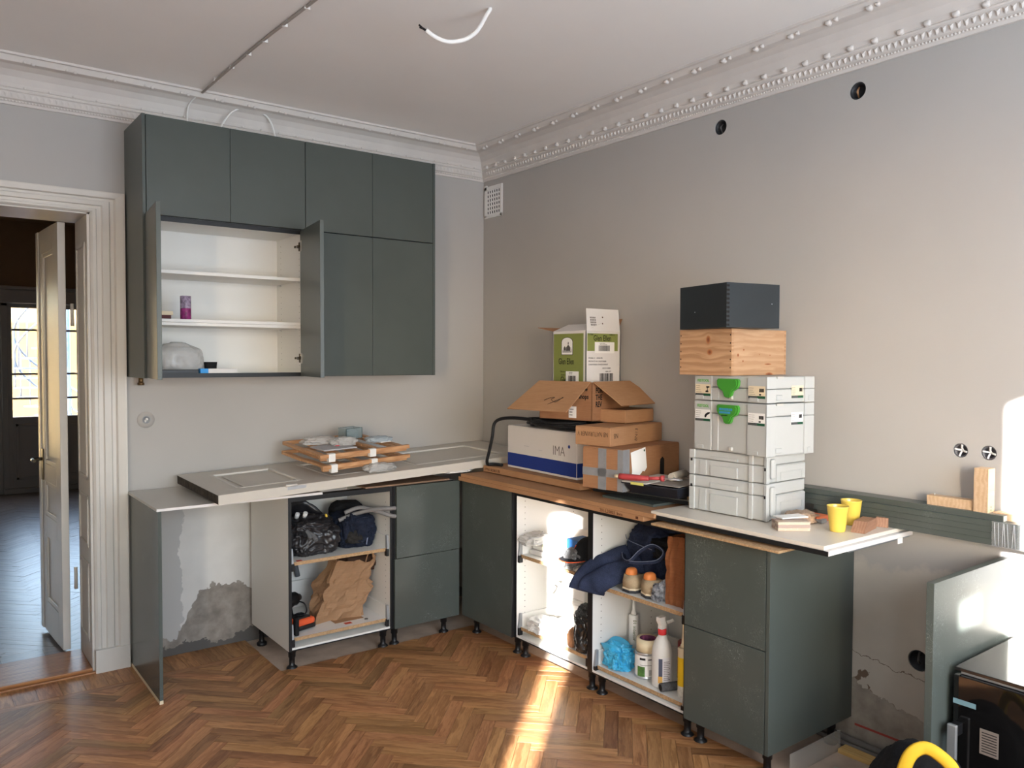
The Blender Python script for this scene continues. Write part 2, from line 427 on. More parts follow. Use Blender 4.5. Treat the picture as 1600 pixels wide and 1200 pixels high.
SYSG = mat('vivid_green_plastic', (66, 146, 48), .35, .5); SYSD = mat('dark_green_print', (24, 78, 52), .6, .3); SYSK = mat('charcoal_print', (78, 80, 80), .6, .3)
GTEXT = mat('green_print', (92, 172, 70), .6, .3); BTEXT = mat('cyan_print', (60, 140, 190), .6, .3)
DUCT = mat('grey_duct_tape', (134, 134, 136), .32, .5, mott=.12, mscale=25, bump=.5, bscale=35)
def pine(name, light, dark, axis, knots):
    """pine with knots at given spots: (along, up, half length, half height)"""
    g = N(name); co = g.coord(); sx = g.n('ShaderNodeSeparateXYZ', i_Vector=co); u, v = sx.outputs[1 if axis == 'Y' else 0], sx.outputs[2]
    near = None; core = None
    for (ku, kv, a, b) in knots:
        du = g.math('DIVIDE', g.math('SUBTRACT', u, ku), a); dv = g.math('DIVIDE', g.math('SUBTRACT', v, kv), b)
        d = g.math('SQRT', g.math('ADD', g.math('MULTIPLY', du, du), g.math('MULTIPLY', dv, dv)))
        bend = g.math('DIVIDE', g.math('MULTIPLY', g.math('DIVIDE', dv, g.math('ADD', .6, d)), b*1.6), g.math('ADD', .6, d))
        near = bend if near is None else g.math('ADD', near, bend); core = d if core is None else g.math('MINIMUM', core, d)
    vv = g.math('SUBTRACT', v, near)
    p = g.n('ShaderNodeCombineXYZ', i_X=g.math('MULTIPLY', u, 3.), i_Y=g.math('MULTIPLY', vv, 26.)).outputs[0]
    n = g.noise(p, 1.3, 4, .55)
    ring = g.math('SINE', g.math('ADD', g.math('MULTIPLY', vv, 210.), g.math('MULTIPLY', n, 14.)))
    fac = g.math('ADD', g.math('MULTIPLY', n, .7), g.math('MULTIPLY', ring, .12))
    c = g.ramp(fac, (.25, rgb(*dark)), (.55, rgb(*light)))
    c = g.mix(g.ramp(core, (.75, (1, 1, 1, 1)), (1.25, (0, 0, 0, 1))), c, rgb(168, 108, 66)); c = g.mix(g.ramp(core, (.25, (1, 1, 1, 1)), (.75, (0, 0, 0, 1))), c, rgb(122, 68, 40))
    g.set('Base Color', c); g.set('Roughness', .55); g.set('Specular IOR Level', .35)
    MATS[name] = g.m
    return g.m
PINE = pine('pine_board', (194, 156, 120), (166, 126, 92), 'Y', [(.118, .150, .012, .020), (.110, .098, .015, .014)])
PINE2 = pine('pine_board_pale', (192, 158, 126), (176, 138, 104), 'X', [(.045, .085, .008, .008), (.085, .108, .006, .005), (.08, .06, .006, .005), (.265, .047, .03, .004), (.20, .088, .004, .003), (.28, .085, .004, .003), (.275, .004, .03, .008)])
BEECH = wood('beech_wood', (200, 156, 114), (170, 122, 82), .5, 1.5)
PALEW = wood('planed_pine', (206, 178, 146), (188, 156, 122), .6, 1.5)
TERRA = wood('reddish_hardwood', (168, 128, 104), (140, 102, 80), .6, 2.)
NAVYB = mat('black_stained_pine', (38, 44, 48), .5, .45, mott=.2, mscale=3, bump=.1, bscale=40)
YELLOW = mat('yellow_glaze', (226, 194, 84), .12, .6)
def fabric(name, c, c2, sc=220.):
    g = N(name); p = g.coord()
    g.set('Base Color', g.ramp(g.math('ADD', g.math('MULTIPLY', g.noise(p, 9., 4), .6), g.math('MULTIPLY', g.noise(p, sc, 2), .4)), (.35, rgb(*c2)), (.65, rgb(*c))))
    g.set('Roughness', .9); g.set('Specular IOR Level', .15); g.bump(g.noise(p, sc, 2), .25, .002)
    MATS[name] = g.m
    return g.m
DENIM = fabric('dark_denim', (54, 62, 86), (30, 35, 52)); NAVY = fabric('navy_cloth', (40, 46, 62), (22, 25, 36)); DARKC = fabric('black_cloth', (40, 40, 42), (22, 22, 24))
GREYC = fabric('grey_cloth', (120, 120, 120), (84, 84, 86)); STITCH = mat('pale_stitching', (120, 128, 150), .9, .1)
PLBLK = mat('black_bin_bag', (38, 36, 38), .3, .5, mott=.15, bump=.5, bscale=22)
PLCLR = mat('cloudy_clear_plastic', (208, 206, 202), .22, .5, mott=.1, bump=.5, bscale=30, alpha=.55)
PLWHT = mat('white_plastic_film', (226, 224, 220), .35, .5, bump=.4, bscale=25)
PLBLU = mat('sky_blue_bag', (66, 172, 214), .35, .5, bump=.4, bscale=25)
GLASS = mat('window_glass', (230, 240, 245), .02, .5, alpha=.05)

# ------------------------------------------------------------------ setting: floor
T2 = math.sqrt(.5)
PL, PW, PT, GAP = .36, .06, .012, .0011
UV_ = Vector((T2, -T2)); VV_ = Vector((T2, T2))
def clip(poly, a, b, c):            # keep a*x + b*y <= c
    out = []
    for i in range(len(poly)):
        p, q = poly[i-1], poly[i]; dp = a*p[0]+b*p[1]-c; dq = a*q[0]+b*q[1]-c
        if dp <= 0: out.append(p)
        if dp*dq < 0: t = dp/(dp-dq); out.append((p[0]+(q[0]-p[0])*t, p[1]+(q[1]-p[1])*t))
    return out
def herring(org, x0, x1, y0, y1):
    """centres, direction flags of all planks whose centre lies in the rectangle"""
    res = []
    R = 70
    for k in range(-R, R):
        for t in range(-14, 15):
            for d in (0, 1):
                if d == 0: cu, cv = PL/2, PW/2
                else: cu, cv = PL+PW/2, PL/2
                cu += k*PW+t*PL; cv += -k*PW+t*PL
                p = Vector(org)+UV_*cu+VV_*cv
                if x0 <= p.x <= x1 and y0 <= p.y <= y1: res.append((p, d))
    return res
def plank_poly(p, d, L=PL, W=PW):
    a, b = (UV_, VV_) if d == 0 else (VV_, UV_)
    h, w = L/2-GAP/2, W/2-GAP/2
    return [tuple(p+a*i*h+b*j*w) for i, j in ((-1, -1), (1, -1), (1, 1), (-1, 1))]
def plank_bm(bm, poly, org, a, b, z, uvl, dz=0.):
    """a plank with a small chamfer along its top edges; uv runs along its length"""
    if sum(poly[i-1][0]*poly[i][1]-poly[i][0]*poly[i-1][1] for i in range(len(poly))) < 0: poly = poly[::-1]
    n = len(poly); c = (sum(q[0] for q in poly)/n, sum(q[1] for q in poly)/n)
    def shr(q, e):
        v = Vector((c[0]-q[0], c[1]-q[1])); l = v.length
        return (q[0]+v.x/l*e, q[1]+v.y/l*e) if l > e else q
    lo = [bm.verts.new((q[0]-org[0], q[1]-org[1], z-PT)) for q in poly]
    mid = [bm.verts.new((q[0]-org[0], q[1]-org[1], z-.0005+dz)) for q in poly]
    top = [bm.verts.new((shr(q, .0007)[0]-org[0], shr(q, .0007)[1]-org[1], z+dz)) for q in poly]
    fs = [bm.faces.new(top)]
    for A, B in ((lo, mid), (mid, top)):
        for i in range(n): fs.append(bm.faces.new((A[i], A[(i+1) % n], B[(i+1) % n], B[i])))
    for q in fs:
        q.normal_update()
        for l in q.loops:
            w = Vector((l.vert.co.x+org[0]-c[0], l.vert.co.y+org[1]-c[1]))
            l[uvl].uv = (w.dot(a), w.dot(b))
def in_view(p, z=0., m=.04):
    d = Vector((p[0], p[1], z))-Vector(CAM); w = d.dot(f)
    if w < .2: return None
    px = (.5+FPX*d.dot(rr)/w/1600, .5-FPX*d.dot(uu)/w/1200)
    return w if -m < px[0] < 1+m and -m < px[1] < 1+m else None

floor = G().box(-5.75, .05, SOUTH-.1, .02, -.08, -.0105).out('floor', CONC, kind='structure')
ZX = -.47     # east edge of the parquet
def keep_main(poly):
    poly = clip(clip(poly, 1, 0, ZX), 0, 1, -.28)
    if len(poly) < 3: return []
    west = clip(poly, 1, 0, -1.66); east = clip(clip(poly, -1, 0, 1.66), 0, 1, -.562)
    return [q for q in (west, east) if len(q) > 2] if len(west) > 2 and max(p[1] for p in poly) > -.562 else [poly if max(p[1] for p in poly) <= -.562 else east]
def area(poly): return abs(sum(poly[i-1][0]*poly[i][1]-poly[i][0]*poly[i-1][1] for i in range(len(poly))))/2
cand = []
for p, d in herring((-2.165, -.62), -5.8, -.2, -5.9, -.05):
    po = plank_poly(p, d)
    for q in keep_main(po):
        if len(q) < 3 or area(q) < .0006: continue
        whole = abs(area(q)-area(po)) < 1e-6
        cand.append((p, UV_ if d == 0 else VV_, VV_ if d == 0 else UV_, q, whole))
# border: short boards square to the wall, then one strip along it
x = -4.4
while x < -1.68:
    w = .062 if x > -2.5 else .1
    q = [(x, -.232), (x+w-GAP, -.232), (x+w-GAP, -.004), (x, -.004)]
    if x < -2.44: q = [(a, min(b, -.03)) for a, b in q]
    cand.append((Vector((x+w/2, -.12)), Vector((0, 1)), Vector((1, 0)), q, False)); x += w
for xa, xb in ((-4.3, -3.42), (-3.42, -2.62), (-2.62, -1.66)):
    cand.append((Vector(((xa+xb)/2, -.256)), Vector((1, 0)), Vector((0, 1)), [(xa, -.2795), (xb-GAP, -.2795), (xb-GAP, -.2335), (xa, -.2335)], False))
cand2 = sorted(((in_view(c[0]) or 99, i) for i, c in enumerate(cand)))
near = {i for w, i in cand2[:300] if w < 90}
variants = {}
stuff = bmesh.new(); suv = stuff.loops.layers.uv.new('UVMap')
for i, (p, a, b, q, whole) in enumerate(cand):
    dz = rnd.uniform(-.0003, .0003)
    if i in near:
        key = (tuple(a), 'w') if whole else None
        if key and key in variants: me = variants[key]
        else:
            bm = bmesh.new(); uvl = bm.loops.layers.uv.new('UVMap'); plank_bm(bm, q, p, a, b, 0., uvl)
            me = bpy.data.meshes.new('plank'); bm.to_mesh(me); bm.free(); me.materials.append(OAK)
            if key: variants[key] = me
        o = bpy.data.objects.new('plank', me); link(o); o.parent = floor; o.location = (p.x, p.y, dz)
    else: plank_bm(stuff, q, (0, 0), a, b, 0., suv, dz)
me = bpy.data.meshes.new('planks'); stuff.to_mesh(me); stuff.free(); me.materials.append(OAK)
o = bpy.data.objects.new('planks', me); link(o); o.parent = floor; o['kind'] = 'stuff'

# ------------------------------------------------------------------ setting: walls, ceiling
CH = 3.0; DX0, DX1, DZ = -3.5, -2.425, 2.345; RV = .34
G().box(DX1, .35, 0, RV, -.08, CH+.2).box(-5.75, DX0, 0, RV, -.08, CH+.2).box(DX0, DX1, 0, RV, DZ, CH+.2).out('wall_back', WALLB, kind='structure')
def round_hole_wall():
    # right wall with real round recesses for the junction boxes
    g = G(); g.box(.045, .3, SOUTH-.1, RV, -.08, CH+.2)
    holes = [(-2.003, 2.737, .036), (-2.705, 2.728, .036), (-3.141, 1.271, .027), (-3.24, 1.271, .027), (-3.0, .424, .042)]
    ys = sorted({SOUTH-.1, 0.3} | {h[0]-.06 for h in holes if h[0] != -3.24} | {h[0]+.06 for h in holes if h[0] != -3.141})
    bm = g.bm
    def quad(y0, y1, z0, z1):
        if y1-y0 > 1e-6 and z1-z0 > 1e-6: bm.faces.new([bm.verts.new(p) for p in ((0, y0, z0), (0, y1, z0), (0, y1, z1), (0, y0, z1))])
    def holed(cy, cz, r, y0, y1, z0, z1, n=32):
        # square patch with a round opening and a rim going into the wall
        ang = [2*math.pi*k/n for k in range(n)]
        outer = []
        for a in ang:
            c, s = math.cos(a), math.sin(a)
            ty = ((y1-cy)/c if c > 0 else (y0-cy)/c) if abs(c) > 1e-9 else 1e9
            tz = ((z1-cz)/s if s > 0 else (z0-cz)/s) if abs(s) > 1e-9 else 1e9
            t = min(ty, tz); outer.append(bm.verts.new((0, cy+t*c, cz+t*s)))
        inn = [bm.verts.new((0, cy+r*math.cos(a), cz+r*math.sin(a))) for a in ang]
        dep = [bm.verts.new((.045, cy+r*math.cos(a), cz+r*math.sin(a))) for a in ang]
        for k in range(n):
            j = (k+1) % n
            bm.faces.new((outer[k], outer[j], inn[j], inn[k])); bm.faces.new((inn[k], inn[j], dep[j], dep[k]))
        for cy_, cz_ in ((y0, z0), (y0, z1), (y1, z0), (y1, z1)):
            # fill the corner between the two neighbouring outer points
            a0 = math.atan2(cz_-cz, cy_-cy) % (2*math.pi); k = int(a0/(2*math.pi)*n) % n
            if abs(a0-ang[k]) > 1e-6: bm.faces.new((outer[k], bm.verts.new((0, cy_, cz_)), outer[(k+1) % n]))
    strips = {}
    e = .05
    cells = [(h[0], h[1], h[2], h[0]-e if h[0] != -3.141 else -3.1905, h[0]+e if h[0] != -3.24 else -3.1905) for h in holes]
    cells = [(c[0], c[1], c[2], min(c[3], c[0]-.045) if c[0] != -3.141 else -3.1905, c[4]) for c in cells]
    cuts = sorted({SOUTH-.1, RV} | {c[3] for c in cells} | {c[4] for c in cells})
    for y0, y1 in zip(cuts, cuts[1:]):
        zz = -.08
        for c in sorted(cells, key=lambda c: c[1]):
            if c[3] <= y0+1e-6 and y1-1e-6 <= c[4]:
                z0, z1 = c[1]-.05, c[1]+.05
                quad(y0, y1, zz, z0); zz = z1
                if abs(c[3]-y0) < 1e-6 and abs(c[4]-y1) < 1e-6: holed(c[0], c[1], c[2], y0, y1, z0, z1)
                else: strips.setdefault(c, []).append((y0, y1, z0, z1))
        quad(y0, y1, zz, CH+.2)
    # a cell crossed by another cut: build it once over its whole width
    for c in strips: holed(c[0], c[1], c[2], c[3], c[4], c[1]-.05, c[1]+.05)
    return g.out('wall_right', WALLR, kind='structure', recalc=False), holes
wr, HOLES = round_hole_wall()
G().box(-5.9, -5.7, SOUTH-.1, RV, -.08, CH+.2).out('wall_left', WALLP, kind='structure')
g = G(); y0, y1 = SOUTH-.1, SOUTH
xs = (-5.75, WIN2[0], WIN2[1], WIN1[0], WIN1[1], .3)
g.box(xs[0], xs[1], y0, y1, -.08, CH+.2).box(xs[2], FILLWIN[0], y0, y1, -.08, CH+.2).box(FILLWIN[1], SUNSLOT[0], y0, y1, -.08, CH+.2).box(SUNSLOT[1], xs[3], y0, y1, -.08, CH+.2).box(xs[4], xs[5], y0, y1, -.08, CH+.2)
for w in (WIN1, WIN2, SUNSLOT, FILLWIN): g.box(w[0], w[1], y0, y1, -.08, w[2]).box(w[0], w[1], y0, y1, w[3], CH+.2)
g.out('wall_front', WALLP, kind='structure')
for i, w in enumerate((WIN1, WIN2, SUNSLOT, FILLWIN)):  # the slot and the curtained opening behind the camera are added for light
    wn = simple(f'window_{i+1}', TRIM, None, w[0], w[1], y0-.02, y0, w[2]-.05, w[2], kind='structure')
    G().box(w[0]-.0, w[0]+.03, y0-.02, y0+.02, w[2], w[3]).box(w[1]-.03, w[1], y0-.02, y0+.02, w[2], w[3]).box(w[0], w[1], y0-.02, y0+.02, w[3]-.03, w[3]).out('window_frame', TRIM, wn)
SHEER = mat('white_curtain_cloth', (226, 226, 224), .9, .1)
def drape(xa, xb, label):  # unseen curtains, added to limit the sun and back the area lamps
    g = G(); n = 120
    V = [[g.bm.verts.new((xa+(xb-xa)*i/n, SOUTH+.06+.018*math.sin(i*.9), z)) for z in (.05, 2.75)] for i in range(n+1)]
    for p, q in zip(V, V[1:]): g.bm.faces.new((p[0], q[0], q[1], p[1])).smooth = True
    props(g.out('window_curtain', SHEER), label, 'curtain')
drape(FILLWIN[0]-.1, FILLWIN[1]+.1, 'unseen white curtain added across the fill window straight behind the viewer')
drape(-2.30, WIN1[1]+.12, 'unseen white curtain added over the window nearest the right wall to cut the sun')
G().box(-5.75, .3, SOUTH-.1, RV, CH, CH+.2).out('ceiling', CEIL, kind='structure')

# cornices: profile (distance from wall, height below the ceiling), swept along each wall
PROF = [(0, -.186), (.012, -.186), (.016, -.176), (.022, -.172), (.024, -.166), (.036, -.162), (.044, -.134), (.052, -.130), (.054, -.124), (.05, -.118), (.056, -.115), (.062, -.100), (.078, -.072), (.104, -.048), (.14, -.034), (.172, -.03), (.178, -.036), (.186, -.034), (.196, -.018), (.2, -.012), (.212, -.010), (.214, 0)]
def cornice(name, along, a0, a1, mitre):
    g = G(); rows = []
    for d, z in PROF:
        e = a1-d*mitre
        rows.append([Vector((a0, -d, CH+z)) if along == 'x' else Vector((-d, a0, CH+z)), Vector((e, -d, CH+z)) if along == 'x' else Vector((-d, e, CH+z))])
    V = [[g.bm.verts.new(p) for p in r] for r in rows]
    for A, B in zip(V, V[1:]): g.bm.faces.new((A[0], A[1], B[1], B[0]))
    o = g.out(name, STUC, kind='structure')
    # ornament: leaf knobs on the thin bead and on the upper lip, egg-and-dart band, bead row
    def P(t, d, z): return (t, -d, CH+z) if along == 'x' else (-d, t, CH+z)
    kb = G().blob((0, 0, 0), (.013, .013, .011), 3, .25, 2., 2, flat=False).out('leaf_knob', STUC, o)
    first = True
    def place(ob, t, d, z, s=1.):
        ob.location = P(t, d, z); ob.scale = (s, s, s)
    spots = []
    t = -.115
    while t > a0: spots.append((t, .056, -.112, 1. if along == 'y' else .45)); t -= .1035
    t = -.28
    while t > a0: spots += [(t+.014, .186, -.034, .95 if along == 'y' else .6), (t-.02, .188, -.031, .7 if along == 'y' else .45)]; t -= .1725
    spots = sorted(spots, key=lambda s: (in_view(P(s[0], s[1], s[2])[:2], 2.9, .02) or 99))
    for t, d, z, s in spots[:100 if along == 'y' else 60]:
        ob = kb if first else share('leaf_knob', kb, o); first = False; place(ob, t, d, z, s)
    g = G(); t = -.1
    while t > max(a0, -4.2):
        c = Vector(P(t, .0405, -.149))
        ax = Vector((1, 0, 0)) if along == 'x' else Vector((0, 1, 0))
        n = Vector((0, -1, 0)) if along == 'x' else Vector((-1, 0, 0))
        top = [c+ax*dx+Vector((0, 0, dz))+n*.0005*k for dx, dz, k in ((-.010, .013, 9), (.010, .013, 9), (.007, -.004, 3), (0, -.013, 0), (-.007, -.004, 3))]
        ap = c+n*(.010 if along == 'y' else .005)+Vector((0, 0, .002)); va = g.bm.verts.new(ap); vv = [g.bm.verts.new(p) for p in top]
        for i in range(5): g.bm.faces.new((vv[i], vv[(i+1) % 5], va))
        t -= .0265
    g.out('egg_band', STUC, o, kind='stuff')
    g = G(); t = -.05
    while t > max(a0, -4.2):
        bmesh.ops.create_icosphere(g.bm, subdivisions=1, radius=.0055, matrix=Matrix.Translation(P(t, .023, -.170))); t -= .0135
    g.out('bead_row', STUC, o, kind='stuff')
    return o
cornice('trim_1', 'x', -5.7, 0, 1); cornice('trim_2', 'y', SOUTH, 0, 1)

# door opening: architrave with stepped profile, plinth block, panelled reveal, threshold
ap = [(0, .0), (0, .012), (.012, .022), (.026, .022), (.03, .016), (.05, .016), (.056, .026), (.086, .026), (.092, .016), (.108, .016), (.116, .030), (.15, .036), (.158, .036), (.158, 0)]
tr = None
def arch_piece():
    g = G(); pts = []
    top = DZ-.005
    for w, d in ap:
        pts.append([Vector((DX1-.0+w, -d, .115)), Vector((DX1+w, -d, top+w*.68)), Vector((DX0-w, -d, top+w*.68)), Vector((DX0-w, -d, .0))])
    V = [[g.bm.verts.new(p) for p in r] for r in pts]
    for A, B in zip(V, V[1:]):
        for k in range(3): g.bm.faces.new((A[k], A[k+1], B[k+1], B[k]))
    return g.out('trim_3', TRIM, kind='structure')
tr = arch_piece()
G().box(DX1-.003, DX1+.16, -.042, .0, -.002, .118, bev=.003).out('plinth_block', TRIM, tr)
rv = G().box(DX1-.012, DX1, .0, RV+.01, 0, DZ).box(DX0, DX0+.012, .0, RV+.01, 0, DZ).box(DX0, DX1, .0, RV+.01, DZ-.012, DZ).out('trim_4', TRIM, kind='structure')
def panel_frame(g, y0, y1, z0, z1, x, w=.022, t=.008):
    g.box(x-t, x, y0, y1, z0, z0+w, bev=.003).box(x-t, x, y0, y1, z1-w, z1, bev=.003).box(x-t, x, y0, y0+w, z0, z1, bev=.003).box(x-t, x, y1-w, y1, z0, z1, bev=.003)
for z0, z1 in ((.14, .55), (.63, .9), (.98, 2.2)):
    g = G(); panel_frame(g, .05, RV-.04, z0, z1, DX1-.012); g.out('panel_moulding', TRIM, rv)
th = G().box(DX0+.012, DX1-.012, -.006, RV, -.01, .022, bev=.004).out('trim_5', OAKT, kind='structure')
G().box(DX0+.0, DX1-.0, -.03, -.006, -.01, .008, bev=.004).out('nosing', OAKT, th)

# ------------------------------------------------------------------ the next room
OT = -.0
f2 = G().box(-5.0, -.3, RV, FARY+.2, -.08, -.0105).out('floor', CONC, kind='structure'); 
cand = []
for p, d in herring((-2.3, 3.0), -4.6, -.4, .3, 6.6):
    q = plank_poly(p, d); q = clip(q, 0, -1, -.52)
    if len(q) >= 3 and area(q) > .0006: cand.append((p, UV_ if d == 0 else VV_, VV_ if d == 0 else UV_, q, abs(area(q)-.36*.06) < .0009))
x = -4.2
while x < -.6:
    cand.append((Vector((x+.1, .43)), Vector((1, 0)), Vector((0, 1)), [(x, RV+.002), (x+.2-GAP, RV+.002), (x+.2-GAP, .519), (x, .519)], False)); x += .2
def vis2(p):
    w = in_view(p)
    if not w: return 99
    t = (0.-CAM[1])/(p[1]-CAM[1]); xx = CAM[0]+(p[0]-CAM[0])*t
    return w if xx < DX1+.1 else 99
near = {i for w, i in sorted((vis2(c[0]), i) for i, c in enumerate(cand))[:300] if w < 90}
variants = {}
stuff = bmesh.new(); suv = stuff.loops.layers.uv.new('UVMap')
for i, (p, a, b, q, whole) in enumerate(cand):
    if i in near:
        key = tuple(a) if whole else None
        if key and key in variants: me = variants[key]
        else:
            bm = bmesh.new(); uvl = bm.loops.layers.uv.new('UVMap'); plank_bm(bm, q, p, a, b, 0., uvl)
            me = bpy.data.meshes.new('plank'); bm.to_mesh(me); bm.free(); me.materials.append(OAKOLD)
            if key: variants[key] = me
        o = bpy.data.objects.new('plank', me); link(o); o.parent = f2; o.location = (p.x, p.y, rnd.uniform(-.0008, .0004))
        o.rotation_euler = (rnd.uniform(-.002, .002), rnd.uniform(-.002, .002), 0)
    else: plank_bm(stuff, q, (0, 0), a, b, 0., suv, rnd.uniform(-.0005, .0005))
me = bpy.data.meshes.new('planks'); stuff.to_mesh(me); stuff.free(); me.materials.append(OAKOLD)
o = bpy.data.objects.new('planks', me); link(o); o.parent = f2; o['kind'] = 'stuff'
BROWNW = mat('ochre_brown_wall', (128, 104, 80), .85, .2, mott=.06)
GREYW = mat('grey_painted_joinery', (150, 146, 142), .45, .4)
FX0, FX1, FZ = -2.30, -1.17, 2.24
G().box(-5.0, -4.6, FARY, FARY+.2, -.08, 3.2).box(-4.6, -3.1, FARY, FARY+.2, -.08, .4).box(-4.6, -3.1, FARY, FARY+.2, 2.4, 3.2).box(-3.1, FX0, FARY, FARY+.2, -.08, 3.2).box(FX1, -.3, FARY, FARY+.2, -.08, 3.2).box(FX0, FX1, FARY, FARY+.2, FZ, 3.2).out('wall_far', BROWNW, kind='structure')  # the gap further left is an unseen opening added to light this room
G().box(-5.1, -5.0, RV, FARY+.2, -.08, 3.2).out('wall_far_left', BROWNW, kind='structure')
G().box(-.3, -.2, RV, FARY+.2, -.08, 3.2).out('wall_far_right', BROWNW, kind='structure')
G().box(-5.1, -.2, RV, FARY+.2, CH+.2, CH+.4).out('ceiling', BROWNW, kind='structure')
t6 = G().box(FX0-.12, FX1+.12, FARY-.05, FARY, FZ, FZ+.16, bev=.01).box(FX0-.15, FX1+.15, FARY-.07, FARY, FZ+.16, FZ+.2, bev=.01).box(FX0-.12, FX0, FARY-.04, FARY, 0, FZ, bev=.008).box(FX1, FX1+.12, FARY-.04, FARY, 0, FZ, bev=.008).out('trim_6', GREYW, kind='structure')
d1 = G().box(FX0, FX0+.06, FARY-.01, FARY+.1, 0, FZ).box(FX1-.06, FX1, FARY-.01, FARY+.1, 0, FZ).box(FX0, FX1, FARY-.01, FARY+.1, FZ-.03, FZ).box(FX0, FX1, FARY-.06, FARY+.1, 0, .062, bev=.005).out('door_1', GREYW, kind='structure')
HNDL = mat('dark_brass', (70, 60, 46), .35, .5, metal=.9)
for i, (xa, xb, ga, gb) in enumerate(((-2.24, -1.735, -2.195, -1.79), (-1.733, -1.23, -1.675, -1.275))):
    g = G(); ya, yb = FARY+.0, FARY+.045
    g.box(xa, ga, ya, yb, .06, FZ-.03, bev=.003).box(gb, xb, ya, yb, .06, FZ-.03, bev=.003).box(ga, gb, ya, yb, FZ-.05, FZ-.03).box(ga, gb, ya, yb, .06, .9)
    lf = g.out('door_leaf', GREYW, d1)
    g = G(); a0, a1 = ga-.005, gb+.005
    g.box(a0+.03, a1-.03, ya-.012, ya, .16, .19, bev=.003).box(a0+.03, a1-.03, ya-.012, ya, .79, .82, bev=.003).box(a0+.03, a0+.06, ya-.012, ya, .16, .82, bev=.003).box(a1-.06, a1-.03, ya-.012, ya, .16, .82, bev=.003)
    g.out('panel_moulding', GREYW, lf)
    g = G()
    for z in (1.93, 1.41, 1.12): g.box(ga, gb, ya+.008, yb-.008, z-.012, z+.012)
    g.out('muntin', GREYW, lf)
    for z0, z1 in ((.9, 1.108), (1.132, 1.398), (1.422, 1.918), (1.942, FZ-.05)):
        G().box(ga, gb, ya+.02, ya+.024, z0, z1).out('pane', GLASS, lf)
    hx = xb-.035 if i == 0 else xa+.035
    G().box(hx-.014, hx+.014, ya-.008, ya, 1.09, 1.24, bev=.003).tube([(hx, ya-.005, 1.13), (hx, ya-.05, 1.13)], .009, 8, 0).tube([(hx, ya-.05, 1.13), (hx, ya-.055, 1.06)], .009, 8, 0).out('door_handle', HNDL, lf)

# the painted double door's right leaf, swung open into the next room
d2 = thing('door_2', None, None, (DX1-.03, RV+.02, 0)); d2['kind'] = 'structure'
DM = Matrix.Translation((DX1-.035, RV+.03, 0)) @ Matrix.Rotation(math.radians(3.5), 4, 'Z')
LW = .52
g = G().box(-.06, -.022, 0, .11, .02, 2.335, bev=.003, M=DM).box(-.06, -.022, LW-.11, LW, .02, 2.335, bev=.003, M=DM)
for z0, z1 in ((.02, .2), (.60, .7), (.9, 1.0), (2.2, 2.335)): g.box(-.06, -.022, .11, LW-.11, z0, z1, M=DM)
lf = g.out('door_leaf', TRIM, d2)
for z0, z1 in ((.2, .6), (.7, .9), (1.0, 2.2)):
    g = G().box(-.05, -.032, .11, LW-.11, z0, z1, M=DM)
    for (a, b, c, d) in ((.11, .135, z0, z1), (LW-.135, LW-.11, z0, z1), (.11, LW-.11, z0, z0+.025), (.11, LW-.11, z1-.025, z1)): g.box(-.058, -.05, a, b, c, d, bev=.003, M=DM)
    g.out('panel', TRIM, lf)
G().box(-.066, -.06, LW-.03, LW+.03, .02, 2.335, bev=.003, M=DM).out('astragal', TRIM, lf)
for z in (.35, 1.78): G().tube([(DX1-.03, RV+.018, z), (DX1-.03, RV+.018, z+.12)], .009, 8, 0).out('hinge', TRIM, d2)
g = G().tube([DM @ Vector((-.06, LW-.06, 1.02)), DM @ Vector((-.115, LW-.06, 1.02)), DM @ Vector((-.12, LW-.15, 1.02))], .009, 8, 3).box(-.066, -.06, LW-.08, LW-.04, .9, 1.08, M=DM); g.out('door_handle', HNDL, lf)

# unseen pale ground added on the sunny side to throw light up indoors
HELPER = mat('pale_outdoor_helper', (208, 208, 208), .9, .2, mott=.08)
G().box(-30, 30, -45, SOUTH-.4, -1.3, -1.2).out('ground', HELPER, kind='structure')
G().box(-14, 8, SOUTH-.1, FARY+.2, 3.45, 6.6).out('upper_shade_block', YARD if 'YARD' in globals() else HELPER, kind='structure')  # unseen block over the rooms, added and sized to shade the courtyard house
# ------------------------------------------------------------------ outside: courtyard, ochre house, spiral stair
YARD = mat('courtyard_gravel', (150, 140, 128), .9, .2, mott=.2)
G().box(-14, 14, FARY+.3, 30, -3.3, -3.2).out('ground', YARD, kind='structure')
OCH = mat('ochre_render', (146, 128, 92), .9, .2, mott=.08, mscale=1.5)
hz = thing('ochre_house', 'yellow rendered house across the courtyard behind the glazed door', 'house', (0, 17.0, -3.2))
G().box(-9, 8, 17, 18, -3.2, 2.85).out('facade', OCH, hz)
G().box(-9.2, 8.2, 16.7, 18.4, 2.85, 2.95).out('roof_edge', mat('grey_sheet_metal', (110, 114, 120), .5, .4, metal=.3), hz)
SMET = mat('blue_grey_steel', (112, 128, 150), .5, .4, metal=.3)
ss = thing('spiral_staircase', 'blue grey steel spiral staircase in the courtyard behind the glazed door', 'staircase', (-.55, 14.2, -3.2))
SR, SX, SY = .95, -.55, 14.2
G().tube([(SX, SY, -3.2), (SX, SY, 3.4)], .06, 10, 0).out('column', SMET, ss)
def sp(a, r, z): return (SX+r*math.cos(a), SY+r*math.sin(a), z)
tre = None
